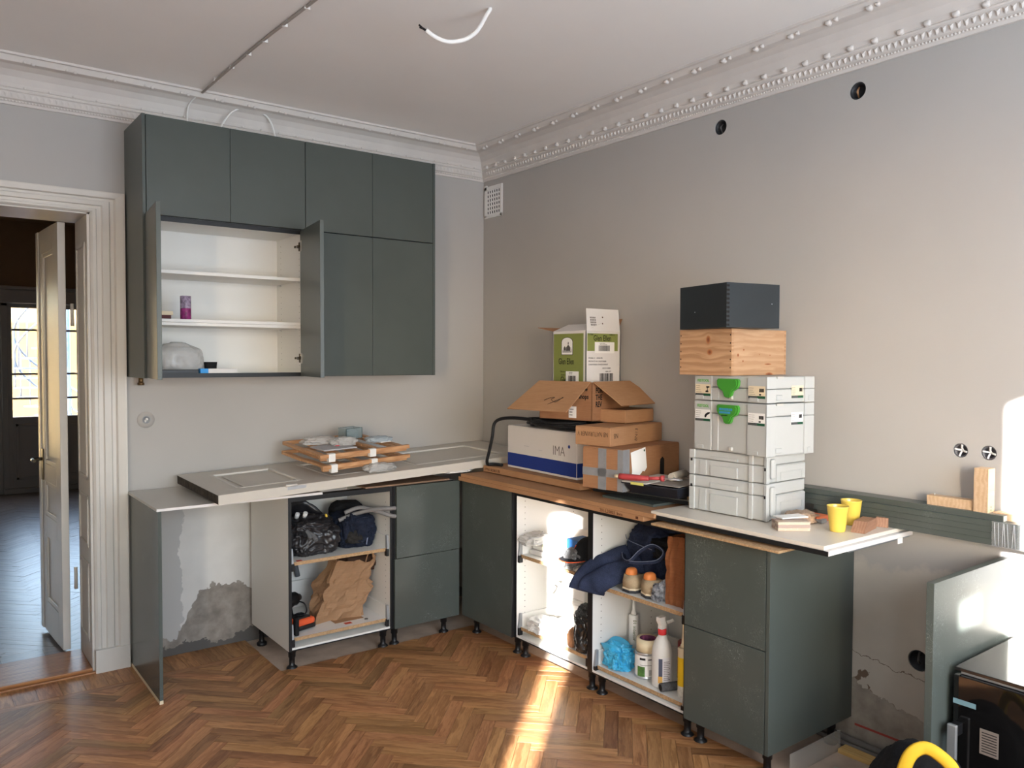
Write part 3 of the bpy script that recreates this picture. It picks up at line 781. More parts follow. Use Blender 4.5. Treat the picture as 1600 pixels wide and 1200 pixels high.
for k in range(26):
    a = math.pi*1.0+k*.30; z = -3.0+k*.2
    g = G(); pts = [sp(a-.17, .06, z), sp(a-.17, SR, z), sp(a+.17, SR, z), sp(a+.17, .06, z)]
    g.poly(pts[::-1]); g.poly([Vector(p)-Vector((0, 0, .03)) for p in pts]);
    V = pts+[tuple(Vector(p)-Vector((0, 0, .03))) for p in pts]
    for i in range(4): g.poly([V[i], V[(i+1) % 4], V[4+(i+1) % 4], V[4+i]])
    g.out('tread', SMET, ss)
    G().tube([sp(a, SR-.02, z), sp(a, SR-.02, z+.95)], .014, 6, 0).out('baluster', SMET, ss)
for h in (.95, .5):
    G().tube([sp(math.pi+k*.30, SR-.02, -3.0+k*.2+h) for k in range(26)], .022, 6, 3).out('handrail', SMET, ss)
bt = G().blob((-1.15, 11.6, -.9), (.5, .5, .75), 2, .15, 2., 4).out('tarp', mat('blue_tarp', (52, 96, 178), .5, .4), None, label='blue tarpaulin heap seen through the lowest door pane', cat='tarp')
G().blob((.45, 11.2, -.9), (.75, .6, .72), 6, .08, 1.5, 4).out('covered_table', mat('grey_cover', (150, 150, 162), .6, .3), None, label='grey covered garden table seen at the foot of the outdoor stair', cat='cover')

# ------------------------------------------------------------------ wall fittings
def junction_box(k, y, z, r, label, cross):
    t = thing('junction_box', label, 'junction box', (.04, y, z), 0, 'open junction boxes in the right wall')
    R = Matrix.Translation((0, 0, 0)) @ Matrix.Rotation(-math.pi/2, 4, 'Y')
    m = mat('dark_box_plastic', (34, 36, 40), .5, .4) if not cross else mat('grey_box_plastic', (104, 102, 106), .5, .4)
    g = G(); M = Matrix.Translation((.04, y, z)) @ R
    g.lathe([(.001, -.004), (r-.002, -.004), (r-.002, .036), (r-.0055, .036), (r-.0055, .002), (.001, .002)], seg=28, M=M, capb=False, capt=False).out('box_shell', m, t)
    if cross:
        g = G()
        for a in (.2, 1.77, 3.34, 4.91): g.tube([(.022, y, z), (.008, y+.010*math.cos(a), z+.010*math.sin(a)), (.003, y+.023*math.cos(a), z+.023*math.sin(a))], .0036, 6, 3)
        g.out('wire_bundle', LABELW, t)
    else:
        G().tube([(.034, y+.012, z-.02), (.01, y+.006, z+.0), (.034, y+.012, z+.024)], .004, 6, 4).out('wire', CARD if k == 1 else INKG, t)
for k, (h, lb, cr) in enumerate(zip(HOLES, (
        'open black junction box below the cornice nearest the room corner', 'open black junction box with orange wire below the cornice further right',
        'round box with four white wire ends, left of the pair above the wooden bracket', 'round box with four white wire ends, right of the pair above the wooden bracket',
        'black junction box low in the bare plaster beside the leaning green panel'), (0, 0, 1, 1, 0))):
    junction_box(k, *h, lb, cr)
t = thing('socket_box', 'round wall socket box with a grey centre beside the door frame', 'socket', (-2.17, 0, 1.283))
R = Matrix.Translation((-2.17, 0, 1.283)) @ Matrix.Rotation(math.pi/2, 4, 'X')
G().lathe([(.001, .0), (.043, .0), (.043, .003), (.001, .003)], seg=28, M=R, capb=False, capt=False).out('cover_ring', WALLP, t)
G().lathe([(.020, .003), (.020, .008), (.016, .008), (.016, .004), (.001, .004)], seg=20, M=R, capb=False, capt=False).out('conduit_end', GREYM, t)
G().tube([(-2.17, -.004, 1.283), (-2.166, -.012, 1.289)], .006, 6, 0).tube([(-2.176, -.004, 1.28), (-2.175, -.012, 1.274)], .005, 6, 0).out('wire_ends', LABELW, t)
t = thing('pipe_stub', 'short brass pipe stub under the left end of the wall cabinets', 'pipe', (-2.205, -.05, 1.48))
G().tube([(-2.205, -.06, 1.512), (-2.205, -.06, 1.475)], .012, 10, 0).out('pipe', mat('aged_brass', (122, 98, 66), .4, .5, metal=.8), t)
G().lathe([(.017, 0), (.017, .014)], c=(-2.205, -.06, 1.468), seg=6).out('nut', mat('aged_brass', (0, 0, 0)), t)
# ventilation grille beside the corner
t = thing('air_vent', 'white square ventilation grille on the wall by the room corner', 'vent', (-.001, -.12, 2.66))
G().box(-.008, -.0005, -.222, -.200, 2.562, 2.755, bev=.002).box(-.008, -.0005, -.048, -.020, 2.568, 2.785, bev=.002).box(-.008, -.0005, -.222, -.020, 2.75, 2.775, bev=.002).box(-.008, -.0005, -.222, -.020, 2.562, 2.582, bev=.002).out('vent_frame', LABELW, t)
G().box(-.002, -.0004, -.21, -.03, 2.57, 2.77).out('vent_backing', INK, t)
b = None
for k in range(7):
    y = -.20+.152*k/6; G().box(-.007, -.003, y-.005, y+.005, 2.575, 2.76).out('vent_bar', LABELW, t)
for k in range(7):
    z = 2.585+k*.0275; G().box(-.0068, -.003, -.205, -.04, z-.005, z+.005).out('vent_bar', LABELW, t)
# ceiling cable on clips, loose cables
t = thing('ceiling_cable', 'grey cable clipped in a straight line across the ceiling', 'cable', (-1.91, -.2, 2.99))
G().tube([(-1.925, -.21, 2.985), (-1.911, -.97, 2.993), (-1.882, -1.7, 2.993), (-1.85, -2.6, 2.993)], .0065, 6, 4).out('cable', mat('grey_cable', (172, 165, 158), .6, .3), t)
for y in (-.423, -.644, -.858, -1.051, -1.263, -1.48, -1.7):
    x = -1.93+(-.2-y)*.032; G().box(x-.008, x+.014, y-.005, y+.005, 2.986, 3.0, bev=.001).out('clip', LABELW, t)
t = thing('hanging_cable', 'loose white lamp cable curling down from the ceiling', 'cable', (-1.3, -1.9, 3.0))
G().tube([(-1.30, -1.9, 3.0), (-1.303, -1.9, 2.99), (-1.318, -1.9, 2.968), (-1.364, -1.9, 2.894), (-1.424, -1.9, 2.847), (-1.497, -1.9, 2.822), (-1.554, -1.9, 2.826), (-1.596, -1.9, 2.842)], .0085, 8, 5).out('sheath', LABELW, t)
G().tube([(-1.596, -1.9, 2.842), (-1.61, -1.9, 2.846), (-1.626, -1.902, 2.853)], .0035, 6, 2).tube([(-1.596, -1.9, 2.84), (-1.612, -1.902, 2.843), (-1.622, -1.898, 2.846)], .003, 6, 2).out('wire_ends', INK, t)
props(G().tube([(-1.972, -.12, 2.778), (-1.972, -.1, 2.87), (-1.964, -.1, 2.94), (-1.945, -.16, 2.972)], .004, 6, 4).out('cupboard_cable', LABELW), 'thin grey cable rising straight from the cabinet top into the cornice', 'cable')
props(G().tube([(-1.83, -.12, 2.778), (-1.80, -.12, 2.86), (-1.745, -.12, 2.94), (-1.68, -.12, 2.972), (-1.607, -.12, 2.972), (-1.542, -.12, 2.94), (-1.51, -.12, 2.86), (-1.50, -.12, 2.778)], .005, 6, 4).out('arched_cable', LABELW), 'white cable arching up from the cabinet top and back down', 'cable')

# ------------------------------------------------------------------ wall cabinets
UX, UZB, UZS, UZT, UD = -2.244, 1.511, 2.299, 2.776, -.37
props(simple('cover_panel', GREEN, None, -2.26, -2.245, -.392, -.004, UZB, UZT, bev=.001), 'tall green cover panel on the left end of the wall cabinets', 'panel')
props(simple('cover_panel', GREEN, None, -.643, -.628, -.392, -.004, UZB, UZT, bev=.001), 'tall green cover panel on the right end of the wall cabinets', 'panel')
def peg_holes(x, side, ys, z0, z1, parent, step=.032):
    g = G()
    for y in ys:
        z = z0
        while z < z1: g.lathe([(.0026, 0), (.0005, .0006)], seg=6, M=Matrix.Translation((x, y, z)) @ Matrix.Rotation(side*math.pi/2, 4, 'Y'), capb=False, capt=True); z += step
    return g.out('peg_holes', INKG, parent, kind='stuff')
def wall_cabinet(x0, z0, z1, label, op=False):
    t = thing('wall_cabinet', label, 'cabinet', (x0, -.004, z0), 0, None if op else 'closed green wall cabinets')
    w = .8; T = .016; a, b = x0+.0005, x0+w-.0005; z0 += .0006; z1 -= .0006
    G().box(a, a+T, UD, -.004, z0, z1).out('side_panel', WHITE, t)
    G().box(b-T, b, UD, -.004, z0, z1).out('side_panel', WHITE, t)
    for (za, zb) in ((z0, z0+T), (z1-T, z1)):
        p = G().box(a+T, b-T, UD, -.004, za, zb).out('bottom_panel' if za == z0 else 'top_panel', WHITE, t)
        G().box(a+.001, b-.001, UD-.0015, UD, za-(.006 if za > z0 else 0), zb+(.006 if za == z0 else 0)).out('edge_band', BLACK, p)
    G().box(a+T, b-T, -.012, -.005, z0+T, z1-T).out('back_panel', WHITE, t)
    D = .02
    def door(xa, xb):
        return G().box(xa+.0015, xb-.0015, UD-.003-D, UD-.003, z0+.002, z1-.002, bev=.0012).out('door', GREEN, t)
    if not op: door(a, a+w/2); door(b-w/2, b); return t
    for z, h in ((1.771, .032), (2.026, .017)):
        if h > .02:
            G().box(a+T+.001, b-T-.001, UD+.012, -.013, z, z+.0155, bev=.001).out('shelf', WHITE, t); G().box(a+T+.001, b-T-.001, UD+.012, -.013, z+.0165, z+h, bev=.001).out('shelf', WHITE, t)
        else: G().box(a+T+.001, b-T-.001, UD+.012, -.013, z, z+h, bev=.001).out('shelf', WHITE, t)
        for x in (a+T+.006, b-T-.006):
            for y in (-.32, -.07): G().tube([(x-.006, y, z-.004), (x+.006, y, z-.004)], .004, 6, 0).out('shelf_pin', PLWHT, t)
    peg_holes(b-T-.0002, -1, (-.34, -.075), z0+.06, z1-.04, t)
    for hx, xe in ((a+.004, UX-.036), (b-.014, -1.5175)):
        ang = math.atan2(xe-hx, .40)
        M = Matrix.Translation((hx, UD-.006, 0)) @ Matrix.Rotation(ang, 4, 'Z')
        d = G().box(-D/2, D/2, -.398, 0, z0+.002, z1-.002, bev=.0012, M=M).out('door', GREEN, t)
        s = 1 if hx < -2 else -1
        for z in (1.61, 2.213):
            h = G().box(-.012 if s < 0 else D/2, -D/2 if s < 0 else .022, -.035, -.006, z-.028, z+.028, bev=.002, M=M).out('hinge_cup', NICKEL, d)
            wx = b-T if s < 0 else a+T
            g = G().box(wx-.018 if s < 0 else wx, wx if s < 0 else wx+.018, -.372, -.345, z-.008, z+.008, bev=.003).box(wx-.008 if s < 0 else wx, wx if s < 0 else wx+.008, -.36, -.348, z-.024, z+.024, bev=.002).tube([(wx-s*.0-.010*(-s), -.385, z), (wx+.012*s, -.352, z)], .006, 6, 0)
            g.box(wx-.022 if s < 0 else wx+.014, wx-.014 if s < 0 else wx+.022, -.335, -.322, z-.006, z+.006, bev=.002)
            g.out('hinge', HNDL, t)
    return t
wall_cabinet(UX, UZB, UZS, 'open green wall cabinet with white shelves and both doors swung out', True)
wall_cabinet(UX+.8, UZB, UZS, 'closed tall green wall cabinet in the bottom row, right of the open one')
wall_cabinet(UX, UZS, UZT, 'closed green wall cabinet directly above the open shelves')
wall_cabinet(UX+.8, UZS, UZT, 'closed green wall cabinet in the top row on the right')
# things on the wall cabinet's shelves
SZ = 1.8035
t = thing('spice_tin', 'tall purple and white printed tin on the wall cabinet shelf', 'tin', (-2.043, -.3, SZ))
G().lathe([(.024, 0), (.026, .002), (.026, .055), (.0255, .056)], c=(-2.043, -.3, SZ), seg=20).out('lower_tin', mat('magenta_print', (150, 52, 116), .45, .4, mott=.7, mscale=40), t)
G().lathe([(.0255, .056), (.026, .058), (.026, .076), (.026, .117), (.024, .119)], c=(-2.043, -.3, SZ), seg=20).out('upper_tin', mat('lilac_print', (164, 146, 168), .45, .4, mott=.75, mscale=55), t)
t = thing('small_carton', 'small cream and maroon box on the shelf left of the tin', 'box', (-2.14, -.3, SZ))
G().box(-2.19, -2.115, -.31, -.2, SZ, SZ+.02, bev=.001).out('carton_base', mat('maroon_print', (86, 40, 40), .6, .3), t)
G().box(-2.192, -2.105, -.305, -.195, SZ+.0205, SZ+.04, bev=.001).out('carton_lid', LABELC, t)
CZ = UZB+.0185
t = thing('parts_bag', 'bulging clear plastic bag of fittings in the wall cabinet bottom', 'bag', (-2.07, -.22, CZ))
G().blob((-2.08, -.235, CZ), (.135, .085, .085), 5, .14, 1.6, 5, power=.8, crease=.6).out('plastic_bag', PLCLR, t)
for k, (dx, dz) in enumerate(((-.05, .03), (-.02, .028), (.01, .03), (.045, .05), (.06, .035))):
    G().box(-2.09+dx, -2.068+dx, -.29, -.26, CZ+dz, CZ+dz+(.05 if k < 3 else .02), bev=.002).out('fitting', PLWHT, t)
props(G().box(-2.17, -1.99, -.33, -.31, CZ, CZ+.022, bev=.003).out('black_strip', BLKP), 'flat black plastic strip in front of the bag of fittings', 'strip')
t = thing('flat_packet', 'flat white carton with blue end in the wall cabinet', 'box', (-1.9, -.31, CZ))
G().box(-1.945, -1.80, -.34, -.29, CZ, CZ+.026, bev=.001).out('carton', CWHITE, t)
G().box(-1.985, -1.9455, -.3405, -.2895, CZ, CZ+.0265, bev=.001).out('blue_end', mat('bright_blue_print', (58, 150, 220), .5, .3), t)
lines('print', frame_mat((-1.93, -.3405, CZ+.004), (1, 0, 0), (0, 0, 1)), .12, .018, INKG, t, 2, 3)
t = thing('small_basket', 'small black wire cup behind the white and blue carton', 'cup', (-1.88, -.2, CZ))
G().lathe([(.028, 0), (.034, .06), (.031, .06), (.026, .004)], c=(-1.90, -.22, CZ), seg=16, capt=True).out('cup', DARKC, t)

# ------------------------------------------------------------------ base cabinets
ZB, ZT = .1024, .902
def leg(x, y, parent):
    return G().lathe([(.026, -.0105), (.028, -.008), (.028, .004), (.018, .012), (.015, .016), (.015, .055), (.019, .058), (.019, .082), (.024, .086), (.024, ZB)], c=(x, y, 0), seg=14).out('leg', BLKP, parent)
def carcass(t, along, a0, a1, front, open_front=True, visible='WHITE'):
    """along 'x': on the back wall, 'y': on the right wall (a0 > a1); front = plane of the front edge"""
    T = .016
    def bx(u0, u1, d0, d1, z0, z1, bev=0.):      # u along the wall, d = distance from front edge inwards
        if along == 'x': return G().box(u0, u1, front+d0, front+d1, z0, z1, bev=bev)
        return G().box(front+d0, front+d1, u0, u1, z0, z1, bev=bev)
    D = .555
    lo, hi = min(a0, a1)+.0006, max(a0, a1)-.0006
    for u in (lo, hi-T):
        p = bx(u, u+T, .001, D, ZB, ZT).out('side_panel', WHITE, t)
        bx(u-.0004, u+T+.0004, -.0005, .001, ZB, ZT).out('edge_band', BLACK, p)
    p = bx(lo+T, hi-T, .001, D, ZB, ZB+T).out('bottom_panel', WHITE, t)
    bx(lo+T, hi-T, -.0005, .001, ZB, ZB+.006).out('edge_band', BLACK, p)
    bx(lo+T, hi-T, D-.012, D-.004, ZB+T, ZT-.03).out('back_panel', GREYL if visible != 'WHITE' else WHITE, t)
    bx(lo+T, hi-T, .0, .05, ZT-.027, ZT-.001).out('front_rail', BLACK, t)
    bx(lo+T, hi-T, D-.06, D-.012, ZT-.02, ZT-.001).out('rear_rail', WHITE, t)
    for u in (lo+.035, hi-.035):
        for d in (.05, D-.06):
            if along == 'x': leg(u, front+d, t)
            else: leg(front+d, u, t)
    return bx, lo, hi
def drawer(t, bx, lo, hi, along, front, zb, low=.0, back=.12):
    """fully inserted pull-out without its front: board, metal sides, grey front brackets"""
    p = bx(lo+.03, hi-.03, .02, .52, zb, zb+.016, .0).out('drawer_board', WHITE, t)
    bx(lo+.03, hi-.03, .0185, .0199, zb-.001, zb+.0165).out('raw_edge', CHIP, p)
    for u, s in ((lo+.0175, 1), (hi-.0295, -1)):
        q = bx(u, u+.012, .03, .52, zb-.004, zb+.085, .002).out('drawer_side', WHITE, t)
        bx(u+(.002 if s > 0 else -.006), u+(.018 if s > 0 else .010), .004, .03, zb-.028, zb+.012, .003).out('front_bracket', BLKP, q)
        g = G(); w = .012
        pr = [(.006, zb+.012), (.03, zb+.012), (.03, zb+.088), (.016, zb+.088)]
        for uu_ in (u,):
            if along == 'x': M = Matrix(((0, 0, 1, uu_), (1, 0, 0, front), (0, 1, 0, 0), (0, 0, 0, 1)))
            else: M = Matrix(((1, 0, 0, front), (0, 0, 1, uu_), (0, 1, 0, 0), (0, 0, 0, 1)))
            g.prism(pr, w, M=M)
        g.out('bracket_arm', GREYM, q)
    bx(lo+.03, hi-.03, .508, .52, zb+.0165, zb+back, .001).out('drawer_back', WHITE, t)
C1 = thing('base_cabinet', 'open white base cabinet without fronts, holding bin bag and paper bag', 'cabinet', (-1.332, -.02, 0), 0, 'white base cabinets without fronts')
bx, lo, hi = carcass(C1, 'x', -1.632, -1.032, -.60)
drawer(C1, bx, lo, hi, 'x', -.60, .541, back=.10); drawer(C1, bx, lo, hi, 'x', -.60, .147, back=.17)
peg_holes(hi-.0165, -1, (-.55, -.11), .2, .84, C1)
C4 = thing('base_cabinet', 'open white base cabinet in the sunbeam, with bucket and peaked cap', 'cabinet', (0, -1.41, 0), 0, 'white base cabinets without fronts')
bx, lo, hi = carcass(C4, 'y', -1.110, -1.710, -.567)
drawer(C4, bx, lo, hi, 'y', -.567, .541, back=.06); drawer(C4, bx, lo, hi, 'y', -.567, .147, back=.06)
def pegs_y(y, side, parent):
    g = G()
    for x in (-.51, -.16):
        z = .2
        while z < .85: g.lathe([(.0028, 0), (.0005, .0006)], seg=6, M=Matrix.Translation((x, y, z)) @ Matrix.Rotation(side*math.pi/2, 4, 'X'), capb=False, capt=True); z += .032
    g.out('peg_holes', INKG, parent, kind='stuff')
pegs_y(hi-.0165, 1, C4)
C5 = thing('base_cabinet', 'open white base cabinet with jeans, shoes and spray bottle', 'cabinet', (0, -2.01, 0), 0, 'white base cabinets without fronts')
bx, lo, hi = carcass(C5, 'y', -1.710, -2.310, -.567)
drawer(C5, bx, lo, hi, 'y', -.567, .515, back=.06); drawer(C5, bx, lo, hi, 'y', -.567, .125, back=.06)
pegs_y(hi-.0165, 1, C5)
G().box(-.09, -.075, -2.27, -2.02, .30, .47, bev=.002).out('loose_back_plate', GREYL, C5)
# closed units
def front_x(t, x0, x1, y, z0, z1, m, nm='drawer_front', tilt=0.):
    G().box(x0, x1, y, y+.02, z0, z1, bev=.0012).out(nm, m, t)
C2 = thing('drawer_cabinet', 'narrow green base cabinet with two drawer fronts in the inner corner', 'cabinet', (-.82, -.02, 0))
bx, lo, hi = carcass(C2, 'x', -1.031, -.631, -.5985)
front_x(C2, -1.018, -.603, -.6225, .499, .9, GREENP); front_x(C2, -1.028, -.603, -.62, .104, .4955, GREENP)
G().box(-1.0305, -1.019, -.604, -.6, .104, .9).out('edge_band', BLACK, C2)
C3 = thing('corner_cabinet', 'green corner base cabinet with one tall door beside the sunlit cabinet', 'cabinet', (-.02, -.85, 0))
bx, lo, hi = carcass(C3, 'y', -.64, -1.1094, -.565)
G().box(-.5865, -.5665, -1.104, -.625, .104, .9, bev=.0012).out('door', GREENP, C3)
G().box(-.586, -.5667, -1.1098, -1.106, .104, .9).out('filler_strip', BLACK, C3)
C6 = thing('drawer_cabinet', 'scratched green base cabinet with two drawers at the near end of the run', 'cabinet', (-.02, -2.51, 0))
bx, lo, hi = carcass(C6, 'y', -2.310, -2.7095, -.566)
G().box(-.588, -.568, -2.7065, -2.3135, .504, .9, bev=.0012).out('drawer_front', GREENS, C6)
G().box(-.588, -.568, -2.7065, -2.3135, .104, .5005, bev=.0012).out('drawer_front', GREENS, C6)
G().box(-.588, .0-.004, -2.7265, -2.7105, .104, .9, bev=.001).out('side_cover', GREEN, C6)
t = thing('end_panel', 'standing green end panel closing the empty dishwasher space by the door frame', 'panel', (-2.252, -.32, 0))
G().box(-2.26, -2.244, -.62, -.03, .018, .902, bev=.001).out('panel_board', GREENP, t); G().box(-2.26, -2.244, -.62, -.03, 0.0005, .0175).out('raw_bottom_edge', LABELC, t)
GREYLAM = mat('pale_grey_laminate', (188, 184, 176), .3, .5, mott=.06, mscale=3)
t = thing('worktop_board', 'thin pale laminate board bridging the dishwasher gap under the old door', 'board', (-1.6, -.3, .905))
G().box(-2.268, -1.46, -.634, -.02, .9035, .9165, bev=.001).out('laminate_board', GREYLAM, t); G().box(-2.268, -1.46, -.6355, -.6342, .9038, .9162).out('front_edge_band', CWHITE, t)
props(G().box(-1.20, -.66, -.605, -.05, .9035, .9125, bev=.001).out('fibre_board', mat('brown_fibreboard', (138, 112, 92), .8, .2)), 'thin brown fibreboard offcut under the old door above the corner drawers', 'board')

# ------------------------------------------------------------------ the old panel door lying on the worktop
px_, pp, pq = .0286, .0318, .0331
ex = Vector((math.cos(px_)*math.cos(pp), math.sin(px_)*math.cos(pp), math.sin(pp))); ey = Vector((-math.sin(px_)*math.cos(pq), math.cos(px_)*math.cos(pq), math.sin(pq)))
ey = (ey-ex*ex.dot(ey)).normalized(); ez = ex.cross(ey)
DOORM = Matrix(((ex.x, ey.x, ez.x, -2.0153), (ex.y, ey.y, ez.y, -.7123), (ex.z, ey.z, ez.z, .965), (0, 0, 0, 1)))
t = thing('old_door', 'old white panel door lying flat as a worktop along the back wall', 'door', (-1.1, -.35, .95))
DL, DW, DT = 1.985, .645, .0455
OLDW = mat('aged_white_door_paint', (196, 190, 180), .42, .4, mott=.05, mscale=4)
SOOT = mat('dirty_door_end', (74, 68, 62), .9, .2, mott=.5, mscale=30)
g = G().box(0.002, DL, .0, DW, -DT, -.010, M=DOORM)
stl = .105
rails = [(0.002, .13), (.47, .62), (1.02, 1.14), (1.80, DL)]
g.box(0.002, DL, 0, stl, -.0105, 0, M=DOORM, bev=.001).box(0.002, DL, DW-stl, DW, -.0105, 0, M=DOORM, bev=.001)
for a, b in rails: g.box(a, b, stl, DW-stl, -.0105, 0, M=DOORM)
g.out('slab', OLDW, t)
G().box(0., .0018, .006, DW-.006, -DT+.002, -.002, M=DOORM).out('soiled_end', SOOT, t)
for (a, b) in ((.13, .47), (.62, 1.02), (1.14, 1.80)):
    G().box(a+.05, b-.05, stl+.05, DW-stl-.05, -.0102, -.005, M=DOORM, bev=.003).out('panel', OLDW, t)
    g = G()
    for (c, d, e, k) in ((a, b, stl, stl+.02), (a, b, DW-stl-.02, DW-stl), (a, a+.02, stl, DW-stl), (b-.02, b, stl, DW-stl)): g.box(c, d, e, k, -.0102, .0015, M=DOORM, bev=.004)
    g.out('panel_moulding', TRIM, t)
G().box(.34, .44, -.0025, .0, -.02, -.004, M=DOORM, bev=.001).box(.345, .375, -.006, .03, -.001, .006, M=DOORM, bev=.002).out('hinge_leaf', STEEL, t)
G().tube([DOORM @ Vector((.33, -.004, .003)), DOORM @ Vector((.39, -.004, .003))], .006, 8, 0).out('hinge_knuckle', TRIM, t)
def on_door(u, v, h=0.): return DOORM @ Vector((u, v, h))
# crumpled bags under the wooden frames and under the door
props(G().blob(on_door(.90, .07, .001), (.085, .04, .022), 9, .3, 2.4, 5, M=Matrix.Rotation(.2, 4, 'Z')).out('crumpled_bag', PLCLR), 'crumpled grey plastic bag squeezed under the stack of wooden racks', 'bag')
props(G().blob((-.62, -.60, .9465), (.10, .04, .022), 12, .3, 2.5, 5).out('crumpled_wrapper', PLWHT), 'crumpled white and red plastic wrapper between the door and the cartons', 'wrapper')
# folded beech frames held by white straps
def beech_frame(name, M, label, W=.56, D=.50):
    t = thing(name, label, 'rack', M.translation); t['group'] = 'folded beech racks on the old door'
    s = .02
    G().box(0, W, 0, .022, 0, s, bev=.002, M=M).out('front_rail', BEECH, t)
    G().box(0.03, W-.03, D-.022, D, 0, s, bev=.002, M=M).out('rear_rail', BEECH, t)
    G().box(.02, W+.0, .03, .05, -.018, -.0005, bev=.002, M=M).out('lower_rail', BEECH, t)
    for k, u in enumerate((.02, .12, .24, .36, .47, W-.05)):
        g = G(); pts = []
        for i in range(9):
            v = .022+(D-.044)*i/8; pts.append((v, .004*math.sin(i*1.1)))
        w = .030 if k in (0, 5) else .026
        for i in range(8):
            g.box(u+pts[i][1], u+w+pts[i][1], pts[i][0]-.001, pts[i+1][0]+.001, .002, .015, M=M)
        g.out('slat', BEECH, t)
    for u in (.05, .30):
        G().box(u, u+.04, -.002, .026, -.022, s+.002, bev=.003, M=M).out('strap', PLWHT, t)
    return t
def dM(u, v, h, rz, rx=0., ry=0.): return DOORM @ Matrix.Translation((u, v, h)) @ Matrix.Rotation(rz, 4, 'Z') @ Matrix.Rotation(rx, 4, 'X') @ Matrix.Rotation(ry, 4, 'Y')
beech_frame('slatted_rack', dM(.56, .06, .045, .09, .045), 'lower folded beech slatted rack on the old door')
beech_frame('slatted_rack', dM(.56, .09, .098, .05, .035), 'upper folded beech slatted rack carrying bags and the clear box')
FT = .122
t = thing('leaflet_bag', 'clear bag with grey leaflet on the left of the wooden racks', 'bag', on_door(.72, .33, FT))
G().box(0, .20, 0, .17, 0, .008, bev=.003, M=dM(.62, .17, FT, .02)).out('leaflet', GREYC if False else mat('grey_paper', (176, 174, 176), .6, .3), t)
G().blob(on_door(.80, .30, FT+.004), (.065, .045, .022), 21, .35, 2.2, 5).out('loose_film', PLCLR, t)
G().blob(on_door(.71, .40, FT+.006), (.09, .045, .022), 23, .35, 2.2, 5).out('loose_film', PLCLR, t)
G().tube([on_door(.735, .27, FT+.009), on_door(.745, .285, FT+.012), on_door(.755, .27, FT+.012), on_door(.75, .255, FT+.010), on_door(.738, .256, FT+.010)], .0025, 6, 4, closed=True).out('red_mark', mat('red_print', (196, 56, 60), .6, .3), t)
t = thing('screw_box', 'small clear box of fittings at the back of the wooden racks', 'box', on_door(.9, .4, FT))
M = dM(.87, .40, FT+.014, .15)
SMOKE = mat('smoky_clear_plastic', (150, 166, 168), .1, .5, alpha=.45)
G().box(0, .11, 0, .0025, 0, .062, M=M).box(0, .11, .0775, .08, 0, .062, M=M).box(0, .0025, 0, .08, 0, .062, M=M).box(.1075, .11, 0, .08, 0, .062, M=M).box(0, .11, 0, .08, 0, .002, M=M).out('case', SMOKE, t)
g = G()
for x in (0, .11): g.box(x-.0015, x+.0015, -.001, .001, 0, .063, M=M)
g.box(0, .11, -.001, .001, .061, .063, M=M).box(0, .11, .079, .081, .061, .063, M=M); g.out('rim', mat('dark_glass_edge', (70, 84, 84), .2, .5), t)
G().blob((M @ Vector((.062, .04, .0025))), (.036, .028, .024), 31, .3, 3., 4, smooth=False).out('fittings', mat('galvanised_screws', (150, 160, 164), .35, .5, metal=.6), t)
t = thing('screw_bag', 'small clear zip bag of fittings on the right of the wooden racks', 'bag', on_door(1.05, .32, FT))
G().blob(on_door(1.02, .30, FT), (.07, .05, .018), 33, .22, 2.5, 5).out('zip_bag', mat('cloudy_blue_plastic', (180, 190, 196), .25, .5, alpha=.8, bump=.4, bscale=40), t)
G().box(0, .07, 0, .02, 0, .004, M=dM(1.0, .235, FT+.004, .1)).out('label', LABELW, t)

# ------------------------------------------------------------------ flat cartons and boards on the right hand run
t = thing('flat_carton', 'long flat brown carton lying on the base cabinets under the other boxes', 'carton', (-.35, -1.4, .902))
G().box(-.622, -.05, -2.105, -.64, .9035, .926, bev=.001).out('lower_sleeve', CARD, t)
G().box(-.619, -.05, -2.165, -.66, .9265, .9445, bev=.001).out('upper_sleeve', CARD, t)
text('201-L20803  kvra', .021, frame_mat((-.6225, -1.83, .908), (0, -1, 0), (0, 0, 1)), mat('brown_ink', (92, 58, 38), .8, .2), t, 'printed_code', local=False)
G().box(-.6232, -.6222, -2.075, -2.06, .909, .921).out('printed_mark', mat('brown_ink', (0, 0, 0)), t)
CM = Matrix.Translation((-.483, -1.537, .9505)) @ Matrix.Rotation(math.radians(-.4), 4, 'Z')
t = thing('flat_carton', 'shorter flat brown carton under the white and blue box', 'carton', (-.483, -1.537, .9505), -.4)
G().box(0, .40, 0, .85, 0, .034, bev=.001).out('carton_body', CARD, t, local=True)
text('FYN  ROBO-70', .022, LF(.83, .007), mat('brown_ink', (0, 0, 0)), t, 'printed_code')
G().box(.1, .33, .02, .83, -.0058, -.0005).out('under_flap', CARDD, t, local=True)
WBOARD = mat('pale_melamine_board', (214, 206, 194), .35, .45, mott=.04, mscale=3)
t = thing('white_board', 'white melamine board with black front edge carrying the stacked tool cases', 'board', (-.3, -2.55, .93))
G().box(-.605, -.008, -2.955, -2.135, .9405, .9555, bev=.001).out('top_sheet', WBOARD, t)
G().box(-.603, -.008, -2.972, -2.165, .922, .9395, bev=.001).out('lower_sheet', CWHITE, t); G().box(-.6065, -.6035, -2.972, -2.165, .9222, .9393).out('front_edge', BLACK, t)
t = thing('chipboard_plank', 'raw chipboard plank lying on the cabinets below the white board', 'board', (-.6, -2.5, .905))
G().box(-.645, -.30, -2.80, -2.172, .9035, .9125, bev=.001).out('plank_board', CHIP, t)
t = thing('alloy_strip', 'dusty grey metal strip under the right end of the white board', 'strip', (-.2, -2.88, .91))
